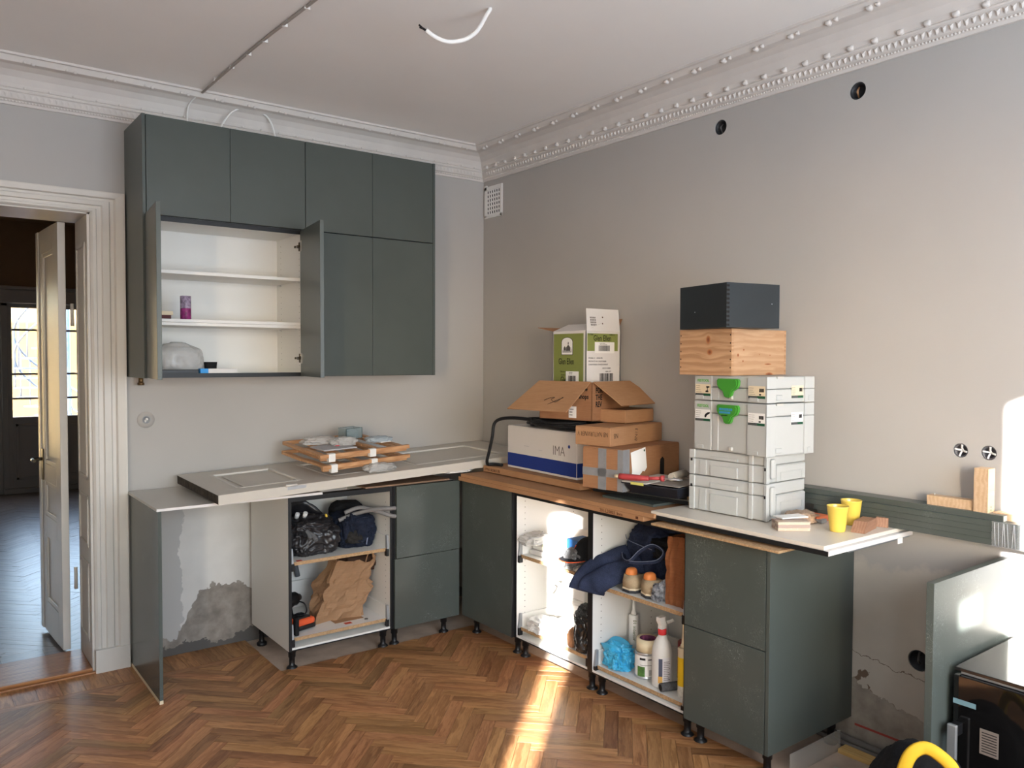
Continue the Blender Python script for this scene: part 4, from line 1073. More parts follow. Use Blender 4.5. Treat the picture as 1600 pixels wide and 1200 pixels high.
G().box(-.46, -.01, -2.962, -2.81, .913, .921, bev=.001).out('strip', mat('dusty_galvanised', (140, 146, 148), .5, .5, metal=.5, mott=.2, mscale=20), t)
G().box(-.11, -.075, -2.966, -2.9625, .897, .919).out('tag', LABELW, t)
# two black-edged boards under the taped carton and the paint tray
t = thing('black_board', 'pair of black edged chipboard offcuts under the paint tray', 'board', (-.3, -1.95, .9565))
for z, y1, x0 in ((.9565, -2.22, -.60), (.9735, -2.19, -.57)):
    y0 = -1.62; M = Matrix.Translation((x0+.1, y0, z)) @ Matrix.Rotation(math.radians(9), 4, 'Z')
    p = G().box(.04, .38, y1-y0+.04, 0, 0, .016, M=M).out('offcut', CHIP, t)
    G().box(.039, .381, y1-y0+.041, .001, .0162, .0168, M=M).out('white_face', GREYL, p); G().box(.036, .0398, y1-y0+.06, 0, 0, .0165, M=M).out('black_edge', BLACK, p)
G().box(-.50, -.2, -2.05, -1.72, .9447, .9562, bev=.001).out('green_filler', GREEN, t)

# ------------------------------------------------------------------ boxes
def carton(name, label, x, y, zb, a, l, r, h, m, group=None, flaps=True, bev=.003):
    t = thing(name, label, 'box', (x, y, zb), a-90, group)
    G().box(0, r, 0, l, 0, h-.004, bev=bev).out('carton_body', m, t, local=True)
    if flaps:
        G().box(.002, r/2-.001, .002, l-.002, h-.0038, h, bev=.001).out('flap', m, t, local=True); G().box(r/2+.001, r-.002, .002, l-.002, h-.0038, h, bev=.001).out('flap', m, t, local=True)
    return t
IMA = carton('white_box', 'white carton with a broad blue stripe holding a coiled cable on top', -.425, -1.448, .9855, 87.2, .636, .34, .243, CWHITE)
G().box(-.0007, -.0001, .002, .634, .012, .085).out('blue_stripe', BLUEP, IMA, local=True); G().box(.002, .338, -.0007, -.0001, .012, .085).out('blue_stripe', BLUEP, IMA, local=True)
text('IMA', .075, LF(.205, .112), INKG, IMA, sx=.85, bold=-.0014)
G().lathe([(.009, 0), (.009, .0006)], seg=14, M=LF(.062, .167)).out('logo_dot', BLUEP, IMA, local=True)
text('www.ima.dk', .017, LF(.20, .086, .0012), LABELW, IMA); lines('faint_print', LF(.47, .13), .06, .012, mat('pale_grey_print', (196, 194, 194), .6, .3), IMA, 1, 2)
lines('faint_print', LF(.33, .12), .06, .01, mat('pale_grey_print', (0, 0, 0)), IMA, 1, 4)
t = thing('cable_coil', 'coiled black rubber cable on top of the white and blue box', 'cable', (-.3, -1.15, 1.229))
g = G(); pts = []
for k in range(70):
    a = k*.52; rx = .15+.02*math.sin(k*1.7); ry = .235+.03*math.sin(k*.9)
    pts.append((-.275+rx*math.cos(a), -1.18+ry*math.sin(a), 1.2365+.0006*k*.75+.006*abs(math.sin(k*2.3))))
g.tube(pts, .0085, 7, 3).out('coil', mat('black_rubber', (26, 26, 28), .55, .3), t)
G().tube([(-.40, -1.05, 1.272), (-.43, -.93, 1.276), (-.455, -.83, 1.266), (-.475, -.79, 1.235), (-.485, -.785, 1.16), (-.487, -.76, 1.08), (-.49, -.74, 1.02), (-.47, -.72, .993)], .0095, 8, 6).tube([(-.47, -.72, .993), (-.44, -.74, .994), (-.425, -.80, .9945)], .0095, 8, 4).out('loose_end', mat('black_rubber', (0, 0, 0)), t)
TAP = carton('taped_carton', 'brown carton crossed with grey duct tape beside the paint tray', -.519, -1.876, .991, 100.3, .235, .50, .198, CARDD)
for (y0, y1, z0, z1) in ((0, .235, .062, .10), (.095, .142, .0, .196)): G().box(-.0012, -.0002, y0, y1, z0, z1).out('duct_tape', DUCT, TAP, local=True)
G().box(-.0016, .0, -.0012, .03, .0, .196).out('duct_tape', DUCT, TAP, local=True); G().box(-.0012, .052, -.0016, -.0003, .0, .196).out('duct_tape', DUCT, TAP, local=True)
g = G(); r = random.Random(4); P = [(.062, .18), (.185, .197), (.20, .098)]
for k in range(9): P.append((.20-.014*k-.004+r.uniform(-.006, .006), .098-.006*k+r.uniform(-.009, .009)-(.006 if k % 2 else 0)))
P += [(.068, .05), (.075, .09)]
g.prism(P, .0006, M=RF(0, 0, .0006)).out('torn_label', LABELW, TAP, local=True)
G().lathe([(.006, 0), (.006, .0004)], seg=10, M=RF(.176, .182, .0014)).out('label_mark', SYSD, TAP, local=True)
for y in (-.0008,):
    pts = [(.322, .025), (.352, .03), (.356, .045), (.356, .125), (.340, .137), (.322, .128), (.318, .115), (.318, .035)]
    G().prism(pts, .0006, M=RF(0, 0, .0004)).out('hand_hole', INK, TAP, local=True)
NAT = carton('kraft_carton', 'shallow brown carton with upside-down handwriting on the taped carton', -.488, -1.759, 1.1895, 101.5, .209, .475, .092, CARD)
Mr = LF(.012, .068) @ Matrix.Rotation(math.pi, 4, 'Z'); text('NB NATURVINER V', .034, Mr, INK, NAT, 'handwriting', sx=.62, bold=-.0006, shear=.1)
Mr = RF(.066, .062) @ Matrix.Rotation(math.pi, 4, 'Z'); text('NB', .036, Mr, INK, NAT, 'handwriting', sx=.8, bold=-.0006)
Mr = RF(.235, .012) @ Matrix.Rotation(math.pi/2*.94, 4, 'Z'); text('8N13', .036, Mr, INK, NAT, 'handwriting', sx=.8, bold=-.0006)
FL5 = carton('flat_kraft_box', 'smallest flat brown box wedged under the open carton flap', -.264, -1.637, 1.2845, 98.9, .244, .250, .066, CARD)
# open carton with long drooping flaps
OPN = thing('open_carton', 'open brown carton with two drooping flaps under the olive wine box', 'box', (-.363, -1.494, 1.290), 11.0)
l, r_, h = .351, .340, .201; T = .004
G().box(0, r_, 0, l, 0, T).box(0, T, 0, l, 0, h).box(r_-T, r_, 0, l, 0, h).box(0, r_, 0, T, 0, h).box(0, r_, l-T, l, 0, h).out('carton_body', CARDD, OPN, local=True)
def flap(o, hinge0, hinge1, outv, L, droop, skew0, skew1, m, th=.004, name='flap'):
    a, b = Vector(hinge0), Vector(hinge1); o_ = Vector(outv).normalized(); d = (o_*math.cos(droop)+Vector((0, 0, -math.sin(droop))))*L
    e = (b-a).normalized(); n = e.cross(d).normalized()*th
    if n.z < 0: n = -n
    p = [a, b, b+d+e*skew1, a+d+e*skew0]
    g = G(); V = p+[q+n for q in p]
    g.poly([V[0], V[1], V[2], V[3]]); g.poly([V[7], V[6], V[5], V[4]])
    for i in range(4): g.poly([V[i], V[4+i], V[4+(i+1) % 4], V[(i+1) % 4]])
    return g.out(name, m, o, local=True)
fl = flap(OPN, (-.002, .006, h), (-.002, l-.0, h), (-1, 0, 0), .25, .62, .0, .05, CARD)
G().tube([(-.145, .20, h-.094), (-.135, .17, h-.081), (-.125, .145, h-.078), (-.135, .16, h-.089), (-.15, .12, h-.1), (-.12, .10, h-.078), (-.13, .095, h-.081), (-.165, .16, h-.112)], .0012, 5, 5).out('pen_scribble', INK, fl, local=True)
flap(OPN, (.006, -.002, h), (r_, -.002, h), (0, -1, 0), .20, .62, .02, .06, CARD)
text('shops', .034, LF(.085, .115), INK, OPN, 'printed_words', sx=.8, bold=.001); text('www', .03, LF(.08, .155), INK, OPN, 'printed_words', sx=.8, bold=.001)
for k, w in enumerate(('FOR', 'THE', 'REV')): text(w, .04, RF(.03, .145-k*.036), INK, OPN, 'printed_words', sx=.8, bold=.001)
decal('paper_label', LF(.15, .012), .05, .06, LABELW, OPN); lines('label_print', LF(.145, .02), .04, .045, INKG, OPN, 3, 5)
# olive and white wine box, standing in the open carton
GW = thing('wine_box', 'olive green and white printed wine box standing open on the pile', 'box', (-.297, -1.373, 1.47), 0)
l, r_, h = .274, .253, .290; T = .004
G().box(0, r_, 0, l, 0, T).box(0, T, 0, l, 0, h).box(r_-T, r_, 0, l, 0, h).box(0, r_, 0, T, 0, h).box(0, r_, l-T, l, 0, h).out('carton_body', CWHITE, GW, local=True)
decal('olive_panel', LF(.264, .006), .245, .272, OLIVE, GW, .0003)
decal('olive_panel', RF(.008, .184), .225, .094, OLIVE, GW, .0003)
pts = [(0, 0), (.088, 0), (.088, .068)]+[(.044+.044*math.cos(a), .068+.024*math.sin(a)) for a in [math.pi*k/10 for k in range(1, 10)]]+[(0, .068)]
M = LF(.195, .165, .0012); G().prism([(x*1.08-.0035, y*1.06-.003) for x, y in pts], .0003, M=LF(.195, .165, .0009)).out('crest_border', INK, GW, local=True)
G().prism(pts, .0004, M=M).out('crest', LABELW, GW, local=True)
MM = M @ Matrix.Translation((0, 0, .0004)); g = G()
g.prism([(.016, .022), (.034, .022), (.034, .036), (.025, .046), (.016, .036)], .0003, M=MM).prism([(.036, .02), (.072, .02), (.072, .038), (.054, .054), (.036, .038)], .0003, M=MM).prism([(.006, .012), (.082, .012), (.082, .016), (.006, .016)], .0003, M=MM)
for k in range(9): g.prism([(.008+k*.0085, .018), (.013+k*.0085, .018), (.0105+k*.0085, .028+.006*(k % 3))], .0003, M=MM)
g.prism([(.050, .054), (.058, .054), (.058, .064), (.054, .07), (.050, .064)], .0003, M=MM).out('crest_drawing', INKG, GW, local=True)
text('Glen Ellen', .047, LF(.222, .112, .0011), INK, GW, sx=.66, bold=.0004); text('Glen Ellen', .047, LF(.205, .012, .0011), INK, GW, sx=.66, bold=.0004)
text('California wine since 1880', .012, LF(.21, .068, .0011), INK, GW, sx=.8); text('Sonoma valley', .012, LF(.20, .05, .0011), INK, GW, sx=.8)
text('Glen Ellen', .043, RF(.052, .239, .0011), INK, GW, sx=.74, bold=.0004); text('12 750ML', .012, RF(.014, .268, .0011), INK, GW, sx=.8); text('750ML/12', .012, RF(.170, .268, .0011), INK, GW, sx=.8)
for M, sd_ in ((LF(.16, .004, .0013), 3), (RF(.062, .172, .0013), 4)):
    decal('sticker', M, .105 if sd_ == 3 else .145, .07 if sd_ == 3 else .06, LABELW, GW, .0004); w = .105 if sd_ == 3 else .145
    bars('barcode', M @ Matrix.Translation((w*.2, .012, .0002)), w*.6, .034 if sd_ == 3 else .03, INK, GW, sd_); lines('sticker_print', M @ Matrix.Translation((w*.25, .052 if sd_ == 3 else .045, .0002)), w*.5, .014 if sd_ == 3 else .012, INK, GW, 2, sd_)
for k, s_ in enumerate(('P13386-11   12/5.0LTR', 'PRODUCE IN CALIFORNIA', 'CALIFORNIA CHARDONNAY')): text(s_, .0115, RF(.018, .142-k*.017), INKG, GW, sx=.95)
text('USE BY 00/00', .0105, RF(.12, .088), INKG, GW); text('1000 LOT', .0105, RF(.14, .070), INKG, GW)
bars('barcode', RF(.10, .022), .10, .042, INK, GW, 9)
# its four top flaps: front one stands up, the others folded outward
a = Vector((0, 0, h)); fl = flap(GW, (.004, .001, h), (r_-.004, .001, h), (0, 1, 0), .13, -1.22, .035, .03, CWHITE, .003)
for k in range(3): G().lathe([(.006-.001*k, 0), (.006-.001*k, .0006)], seg=8, M=frame_mat((.155-.012*k, .0-.0015+.042-.014*k, h+.112-.035*k), (1, 0, 0), (0, .34, .94))).out('printed_spot', mat('brown_ink', (0, 0, 0)), fl, local=True)
g = G()
for i in range(4):
    for j in range(4): g.box(i*.011, i*.011+.006, j*.014, j*.014+.009, 0, .0006, M=frame_mat((.042, .0065, h+.03), (1, 0, .0), (.12, .34, .94)))
g.out('printed_grid', INKG, fl, local=True)
flap(GW, (.001, .004, h), (.001, l-.004, h), (1, 0, 0), .12, -.35, .0, .0, CWHITE, .003)
flap(GW, (r_-.001, .02, h), (r_-.001, l-.004, h), (.4, 0, 0), .08, -1.1, .0, .0, CARDD, .003)
flap(GW, (.02, l-.001, h), (r_-.02, l-.001, h), (0, 1, 0), .10, -.25, -.05, -.05, CARDD, .003)

# ------------------------------------------------------------------ stacked tool cases and crates
def case_face_feet(g, M, w):
    for x in (.012, w-.06): g.box(x, x+.048, .004, .026, 0, .004, M=M, bev=.002)
def tool_case(label, x, y, zb, rot, h, front, lid):
    """front: True shows the latch face on local x = 0; the case is l wide (y) and r deep (x)"""
    l, r = .388, .297
    t = thing('tool_case', label, 'tool case', (x, y, zb), rot, 'stacked grey tool cases')
    hb = h-lid
    G().box(.006, r-.006, .006, l-.006, .002, hb-.0008, bev=.006).out('case_body', SYST, t, local=True)
    G().box(.006, r-.006, .006, l-.006, hb+.0008, h-.0006, bev=.006).out('lid', SYST, t, local=True)
    # raised ribs and plates on the two visible faces
    if front:
        for (ya, yb) in ((0, .098), (.292, .388)):
            G().box(0, .0075, ya, yb, .002, hb-.001, bev=.002).out('corner_plate', SYST, t, local=True); G().box(0, .0075, ya, yb, hb+.001, h-.001, bev=.002).out('corner_plate', SYST, t, local=True)
        G().box(.002, .0075, .255, .285, .004, hb-.001, bev=.001).out('rib', SYST, t, local=True)
        g = G()
        for yl in (.092, .385): g.box(-.003, .006, yl-.05, yl-.006, .006, .022, bev=.002)
        g.out('foot_catch', SYST, t, local=True)
        G().box(-.006, .006, .174, .190, .010, .026, bev=.003).out('catch', GREYL, t, local=True)
        # green latch
        z0 = h-.012
        P = [(-.052, 0), (.052, 0), (.058, -.008), (.057, -.026), (.048, -.040), (.026, -.052), (.018, -.072), (.010, -.078), (-.010, -.078), (-.018, -.072), (-.026, -.052), (-.048, -.040), (-.057, -.026), (-.058, -.008)]
        lt = G().prism(P, .012, M=LF(.193, z0, .000)).prism([(a*.86, b*.84-.004) for a, b in P], .004, M=LF(.193, z0, .012)).out('latch', SYSG, t, local=True)
        for yl, lc in ((.382, LABELC if h < .15 else LABELW), (.092, LABELC if h < .15 else LABELW)):
            zl = h-.088; w = .086 if yl > .3 else .084
            p = decal('label', LF(yl, zl), w, .05, lc, t)
            G().box(0, w*.55, 0, .0105, .0006, .0009, M=LF(yl, zl)).out('label_bar', SYSK, p, local=True); G().box(w*.55, w, 0, .0105, .0006, .0009, M=LF(yl, zl)).out('label_bar', SYSD, p, local=True)
            lines('label_print', LF(yl-.004, zl+.013), w*.5, .034, INKG, p, 4, 3 if h < .15 else 6, .75, .18)
            if yl > .3:
                g = G()
                if h < .15: g.prism([(.058, .016), (.074, .016), (.074, .022), (.070, .024), (.070, .034), (.080, .036), (.080, .042), (.062, .042), (.062, .036), (.066, .034), (.066, .024), (.058, .022)], .0004, M=LF(yl, zl, .0014))
                else: g.prism([(.054, .016), (.062, .016), (.068, .026), (.084, .034), (.084, .040), (.070, .038), (.060, .032), (.054, .026)], .0004, M=LF(yl, zl, .0014))
                g.out('tool_picture', INK, p, local=True)
            else: bars('barcode', LF(yl-.055, zl+.026, .0012), .024, .014, INK, p, 5); G().box(.054, .064, .013, .019, .0006, .0010, M=LF(yl, zl)).out('label_mark', INK, p, local=True)
        text('FESTOOL', .0165, LF(.372, h-.028), GTEXT, t, sx=.98, bold=.0003)
        if h > .15: lines('latch_print', LF(.232, z0-.040, .0158), .075, .026, BTEXT, t, 2, 2, .95, .7); lines('latch_print', LF(.220, z0-.048, .0158), .05, .007, INK, t, 1, 3, .95, .6)
        # right face
        G().box(.0, .055, -.0005, .0075, .002, hb-.001, bev=.002).out('corner_plate', SYST, t, local=True); G().box(.0, .055, -.0005, .0075, hb+.001, h-.001, bev=.002).out('corner_plate', SYST, t, local=True)
        G().box(.235, r-.002, .0, .0075, .002, hb-.001, bev=.002).out('corner_plate', SYST, t, local=True); G().box(.235, r-.002, .0, .0075, hb+.001, h-.001, bev=.002).out('corner_plate', SYST, t, local=True)
        p = decal('label', RF(.155, h-.088, -.0055), .074, .05, LABELC if h < .15 else LABELW, t)
        G().box(0, .04, 0, .0105, .0006, .0009, M=RF(.155, h-.088, -.0055)).out('label_bar', SYSK, p, local=True); G().box(.04, .074, 0, .0105, .0006, .0009, M=RF(.155, h-.088, -.0055)).out('label_bar', SYSD, p, local=True)
        lines('label_print', RF(.158, h-.075, -.0055), .04, .034, INKG, p, 4, 8, .75, .18); bars('barcode', RF(.204, h-.062, -.0053), .02, .015, INK, p, 6)
        g = G().box(.06, .10, .002, .008, .012, .034, bev=.004).box(.252, .272, -.003, .004, .008, .03, bev=.002); g.out('foot_catch', SYST, t, local=True)
        G().box(.06, .098, -.001, .006, h-.008, h-.0, bev=.001).out('grip_slot', GREYL, t, local=True)
    else:
        for (ya, yb) in ((.0, .012), (.065, .085), (.36, .388)):
            G().box(0, .0075, ya, yb, .002, hb-.001, bev=.002).out('rib', SYST, t, local=True); G().box(0, .0075, ya, yb, hb+.001, h-.001, bev=.002).out('rib', SYST, t, local=True)
        for (ya, yb) in ((.14, .278),):
            G().box(.001, .0075, ya, yb, .004, hb-.022, bev=.002).out('face_panel', SYST, t, local=True); G().box(.001, .0075, ya, yb, hb+.003, h-.024, bev=.002).out('face_panel', SYST, t, local=True)
        G().box(.003, .0075, .30, .335, .004, hb-.003, bev=.001).out('face_panel', SYST, t, local=True)
        g = G().box(-.001, .002, .37, .380, h-.052, h-.040).box(-.001, .002, .003, .010, h-.058, h-.046); g.out('pin_hole', INK, t, local=True)
        G().box(.0, .022, -.001, .0075, .002, h-.002, bev=.002).out('corner_plate', SYST, t, local=True)
        G().box(.030, .062, -.006, .008, .018, h-.012, bev=.008).out('side_handle', SYST, t, local=True)
        g = G(); X0, X1, Z0, Z1 = .075, .285, .01, hb-.03
        G().box(X0, X1, .001, .0075, .004, hb-.004, bev=.002).out('face_panel', SYST, t, local=True)
        for (xa, xb, za, zb_) in ((X0+.025, X1-.02, Z1-.006, Z1), (X0+.025, X0+.03, Z0, Z1), (X1-.025, X1-.02, Z0, Z1)): g.box(xa, xb, -.0012, .003, za, zb_, bev=.0008)
        g.out('raised_border', SYST, t, local=True)
    return t
tool_case('grey tool case at the very bottom of the stack, turned latch away', -.424, -2.588, .9565, 1.7, .152, False, .05)
tool_case('grey tool case second from the bottom of the stack, turned latch away', -.424, -2.588, .9565+.1525, 1.7, .112, False, .04)
TC3 = tool_case('tall grey tool case with green latch, below the case with cream labels', -.463, -2.613, 1.2225, -4.2, .2125, True, .052)
TC4 = tool_case('low grey tool case with cream labels, directly under the pine crate', -.463, -2.613, 1.2225+.2135, -4.2, .1075, True, .05)
def crate(label, x, y, zb, a, l, r, h, mL, mR, n, rim):
    t = thing('wooden_crate', label, 'crate', (x, y, zb), a-90)
    T = .014
    G().box(0, T, 0, l, 0, h, bev=.001).out('side_board', mL, t, local=True); G().box(r-T, r, 0, l, 0, h, bev=.001).out('side_board', mL, t, local=True)
    G().box(T, r-T, .0, T, 0, h, bev=.001).out('end_board', mR, t, local=True); G().box(T, r-T, l-T, l, 0, h, bev=.001).out('end_board', mR, t, local=True)
    if rim: G().box(T, r-T, T, l-T, h-.014, h-.004).out('lid', mR, t, local=True)
    G().box(T, r-T, T, l-T, .0, .008).out('bottom_board', mR, t, local=True)
    return t
CR1 = crate('pale pine crate with dark knots, under the black crate', -.449, -2.43, 1.5445, 92.5, .269, .406, .195, PINE, PINE2, 5, True)
g = G()
for k in range(5): g.box(-.0006, .0, .004, .008, .03+k*.034, .036+k*.034); g.box(-.0006, .0, .260, .264, .03+k*.034, .036+k*.034)
g.out('nail_heads', INK, CR1, local=True, kind='stuff')
CR2 = crate('black stained crate with finger joints, topmost of the stack', -.543, -2.475, 1.7405, 77.9, .305, .277, .181, NAVYB, NAVYB, 10, True)
for k in range(10): G().box(-.0008, .0142, -.0008, .0, .006+k*.0175, .006+k*.0175+.0088).out('finger_joint', INK, CR2, local=True)
G().lathe([(.0022, 0), (.0022, .0006)], seg=8, M=LF(.20, .07)).out('nail_head', STEEL, CR2, local=True); G().lathe([(.0022, 0), (.0022, .0006)], seg=8, M=RF(.235, .10)).out('nail_head', STEEL, CR2, local=True)

# ------------------------------------------------------------------ paint tray and roller beside the stack
TM = Matrix.Translation((-.515, -1.915, .9905)) @ Matrix.Rotation(math.radians(9), 4, 'Z')
t = thing('paint_tray', 'black paint tray with dried paint on the black edged boards', 'tray', (-.4, -2.1, .9905))
MT = TM
def ring(x0, x1, y0, y1, z, k=.0): return [MT @ Vector(p) for p in ((x0, y0, z), (x1, y0, z), (x1, y1, z), (x0, y1, z))]
g = G().loft([ring(.03, .25, -.24, .01, .001), ring(.0, .28, -.255, .03, .045), ring(-.01, .29, -.262, .04, .046), ring(-.01, .29, -.262, .04, .052), ring(.004, .276, -.25, .026, .05), ring(.034, .246, -.235, .0, .012)], True, cap_top=True)
g.out('tray_shell', mat('spattered_black_plastic', (30, 32, 40), .4, .45, mott=.3, mscale=30), t)
g = G(); r = random.Random(5)
g.box(-.012, .29, -.10, .036, .0525, .0585, M=MT, bev=.003).out('dried_paint_rim', mat('dried_white_paint', (206, 200, 190), .6, .3, mott=.1, mscale=20), t)
G().box(-.0125, -.0105, -.085, -.015, .046, .0585, M=MT).out('yellow_tape', mat('masking_yellow', (206, 200, 110), .7, .3), t)
G().box(.02, .28, -.25, -.105, .0525, .056, M=MT, bev=.001).out('crusted_liner', mat('grey_dried_paint', (150, 142, 134), .7, .3, mott=.2, mscale=25), t)
t = thing('paint_roller', 'paint roller with red handle lying across the paint tray', 'paint roller', (-.45, -2.0, 1.06))
def tm(x, y, z): return MT @ Vector((x, y, z))
G().tube([tm(-.015, .045, .077), tm(-.005, -.06, .079), tm(.01, -.10, .080)], lambda q: .0145 if q < .6 else .012, 10, 4).tube([tm(.01, -.10, .08), tm(.03, -.15, .083)], .008, 8, 0).tube([tm(.03, -.15, .083), tm(.035, -.165, .083)], .014, 10, 0).out('handle', mat('red_rubber', (176, 66, 68), .5, .4, mott=.1), t)
G().tube([tm(-.018, .07, .076), tm(-.016, .045, .077)], .008, 8, 0).out('handle_end', LABELC, t)
G().tube([tm(.035, -.165, .083), tm(.03, -.20, .085), tm(.05, -.235, .082), tm(.09, -.225, .079), tm(.10, -.18, .078), tm(.12, -.16, .078)], .0035, 6, 5).out('wire_arm', STEEL, t)
G().tube([tm(.12, -.15, .079), tm(.26, -.13, .082)], .019, 12, 0).out('roller_sleeve', mat('paint_soaked_nap', (196, 188, 174), .9, .2, mott=.25, mscale=30), t)
props(G().tube([(-.10, -1.86, 1.024), (-.08, -2.16, 1.026)], .03, 12, 0).out('grey_roll', mat('grey_felt', (128, 120, 114), .9, .2)), 'dull grey roll lying behind the paint tray against the wall', 'roll')

# ------------------------------------------------------------------ small things on the right end of the worktop
def cup(x, y, label, first=[None]):
    if first[0] is None:
        t = thing('yellow_cup', label, 'cup', (x, y, .9557), 0, 'yellow cups on the worktop')
        G().lathe([(.026, 0), (.0285, .003), (.0295, .012), (.0395, .094), (.0405, .098), (.0385, .0985), (.0375, .095), (.0275, .014), (.02, .008)], seg=28, M=Matrix(), capt=True).out('cup_body', YELLOW, t, local=True)
        first[0] = t
    else: t = dup(first[0], (x, y, .9557), 0, label)
    return t
cup(-.335, -2.845, 'yellow ceramic cup standing nearer, in front of the other cup'); cup(-.175, -2.808, 'yellow ceramic cup standing behind the nearer cup')
t = thing('plank_pack', 'shrink wrapped bundle of small wood pieces at the worktop edge', 'bundle', (-.50, -2.68, .9557), -36)
r = random.Random(3)
for i in range(2):
    for j in range(3): G().box(.002+i*.0, .125, -.036+i*.037, .0+i*.037, j*.0115, j*.0115+.011, bev=.001).out('wood_block', TERRA if (i+j) % 2 else PALEW, t, local=True)
G().box(.0, .128, -.038, .039, -.0, .037, bev=.004).out('wrap_film', mat('shrink_film', (236, 234, 230), .12, .6, alpha=.22, bump=.5, bscale=60), t, local=True)
G().box(.03, .15, -.01, .05, .038, .043, bev=.001, M=Matrix.Rotation(.3, 4, 'Z')).out('label', LABELW, t, local=True)
def wedge(name, label, x, y, rz, L=.11, W=.045, H=.04, cut=.035):
    t = thing(name, label, 'wood block', (x, y, .9557), rz)
    G().prism([(0, 0), (L, 0), (L, H), (cut, H), (0, .012)], W, M=Matrix(((1, 0, 0, 0), (0, 0, 1, 0), (0, 1, 0, 0), (0, 0, 0, 1)))).out('block', TERRA, t, local=True); return t
wedge('wood_wedge', 'reddish wooden wedge with a sloped end, right of the yellow cups', -.30, -2.935, 12, .14, .05)
wedge('wood_wedge', 'short reddish wood block behind the sloped wedge near the wall', -.12, -2.93, 20, .07, .045, .036, .006)
props(G().blob((-.285, -2.66, .9557), (.06, .045, .022), 41, .35, 2.3, 5).out('crumpled_packet', mat('brown_white_wrapper', (176, 150, 128), .5, .4, mott=.4, mscale=18, bump=.4)), 'crumpled brown and white packet between the wood bundle and the cups', 'packet')
t = thing('orange_tool', 'orange scraper handle lying by the green strips', 'tool', (-.2, -2.62, .9557))
G().box(-.26, -.17, -2.72, -2.60, .956, .979, bev=.007).out('handle', mat('orange_plastic', (216, 116, 74), .5, .4), t); G().box(-.262, -.225, -2.735, -2.70, .957, .972, bev=.003).out('blade', GREYM, t)
# long green plinth strips lying along the right wall
for k, (z, x0, x1, yn, ys_, lb) in enumerate((
        (.9560, -.108, -.012, -2.62, -3.9, 'long green plinth strip, lowest of the pile along the right wall'),
        (.9775, -.107, -.010, -2.60, -3.95, 'long green plinth strip, second from the bottom along the right wall'),
        (.9990, -.106, -.011, -2.55, -3.92, 'long green plinth strip, third of the pile along the right wall'),
        (1.0205, -.104, -.012, -2.50, -3.98, 'long green plinth strip wrapped in film, second from the top'),
        (1.0420, -.094, -.012, -2.40, -3.33, 'shorter green plinth strip on top of the pile under the bracket'),
        (1.0420, -.0, -.0, 0, 0, ''))):
    if not lb: continue
    t = thing('plinth_strip', lb, 'strip', (-.05, -3., z), 0, 'green plinth strips along the right wall')
    G().box(x0, x1, ys_, yn, z, z+.0212, bev=.0007).out('strip_board', GREENP if k in (0, 1, 2) else GREENS, t)
    G().box(x0+.002, x1-.002, ys_-.0012, ys_-.0001, z+.001, z+.0195).out('strip_end', GREYL, t)
t = thing('stretch_wrap', 'clear stretch film wound round the green strips at the frame edge', 'film', (-.06, -3.4, .955))
g = G(); x0, x1, z0, z1 = -.1105, -.008, .9535, 1.0425
for (a, b, c, d) in ((x0, x0+.001, z0, z1), (x0, x1, z1-.001, z1+.0), (x0, x1, z0, z0+.001)): g.box(a, b, -3.62, -3.30, c, d)
g.out('film', mat('stretch_film', (232, 234, 236), .2, .6, alpha=.10), t)
for k in range(14):
    y = -3.31-k*.011-.004*rnd.random(); G().tube([(x0-.0008, y, z0+.004), (x0-.0008, y-.006+.012*rnd.random(), z1-.003)], .0011, 4, 0).out('crease', mat('film_crease', (226, 228, 230), .3, .5, alpha=.55), t)
t = thing('wood_bracket', 'planed pine L bracket standing on the green strips below two sockets', 'bracket', (-.06, -3.2, 1.063))
G().box(-.075, -.035, -3.225, -3.055, 1.063, 1.099, bev=.001).out('foot_bar', PALEW, t); G().box(-.085, -.03, -3.275, -3.226, 1.063, 1.222, bev=.001).out('post', PALEW, t)
G().tube([(-.055, -3.075, 1.099), (-.055, -3.075, 1.106)], .0018, 6, 0).out('screw', STEEL, t)
g = G()
for z in (1.072, 1.083): g.lathe([(.003, 0), (.003, .0006)], seg=8, M=frame_mat((-.06, -3.2756, z), (1, 0, 0), (0, 0, 1)))
g.out('screw_head', HNDL, t)
props(G().box(-.065, -.02, -3.36, -3.285, 1.0425, 1.068, bev=.001).out('pine_offcut', PALEW), 'short pine offcut lying behind the wooden bracket', 'offcut')

# ------------------------------------------------------------------ leaning panel, oven, bag and floor clutter on the right
t = thing('end_panel', 'standing grey-green end panel with a sun patch beside the oven', 'panel', (-.3, -3.31, 0))
G().box(-.577, -.006, -3.322, -3.298, .0, .902, bev=.001).out('panel_board', GREENS, t)
BGLASS = mat('black_oven_glass', (16, 15, 15), .06, .6)
t = thing('oven', 'black built-in oven standing on its side with its handle upright', 'oven', (-.25, -3.65, 0))
G().box(-.455, -.02, -3.935, -3.352, .0, .585, bev=.004).out('oven_body', mat('dark_oven_case', (52, 50, 48), .4, .5, metal=.3), t)
G().box(-.484, -.457, -3.940, -3.346, .0, .598, bev=.002).out('oven_door', BGLASS, t)
G().box(-.535, -.520, -3.378, -3.350, .05, .452, bev=.003).out('handle', STEEL, t)
for z in (.075, .415): G().box(-.5195, -.4845, -3.378, -3.352, z, z+.035, bev=.003).out('handle_mount', BLKP, t)
decal('sticker', frame_mat((-.4845, -3.428, .375), (0, -1, 0), (0, 0, 1)), .055, .08, mat('brown_grey_label', (120, 108, 100), .6, .3), t) if False else G().box(-.4852, -.4842, -3.483, -3.428, .372, .452).out('sticker', mat('brown_grey_label', (128, 116, 108), .6, .3), t)
g = G()
for k in range(8): g.box(-.4858, -.4853, -3.478, -3.434, .380+k*.0085, .383+k*.0085)
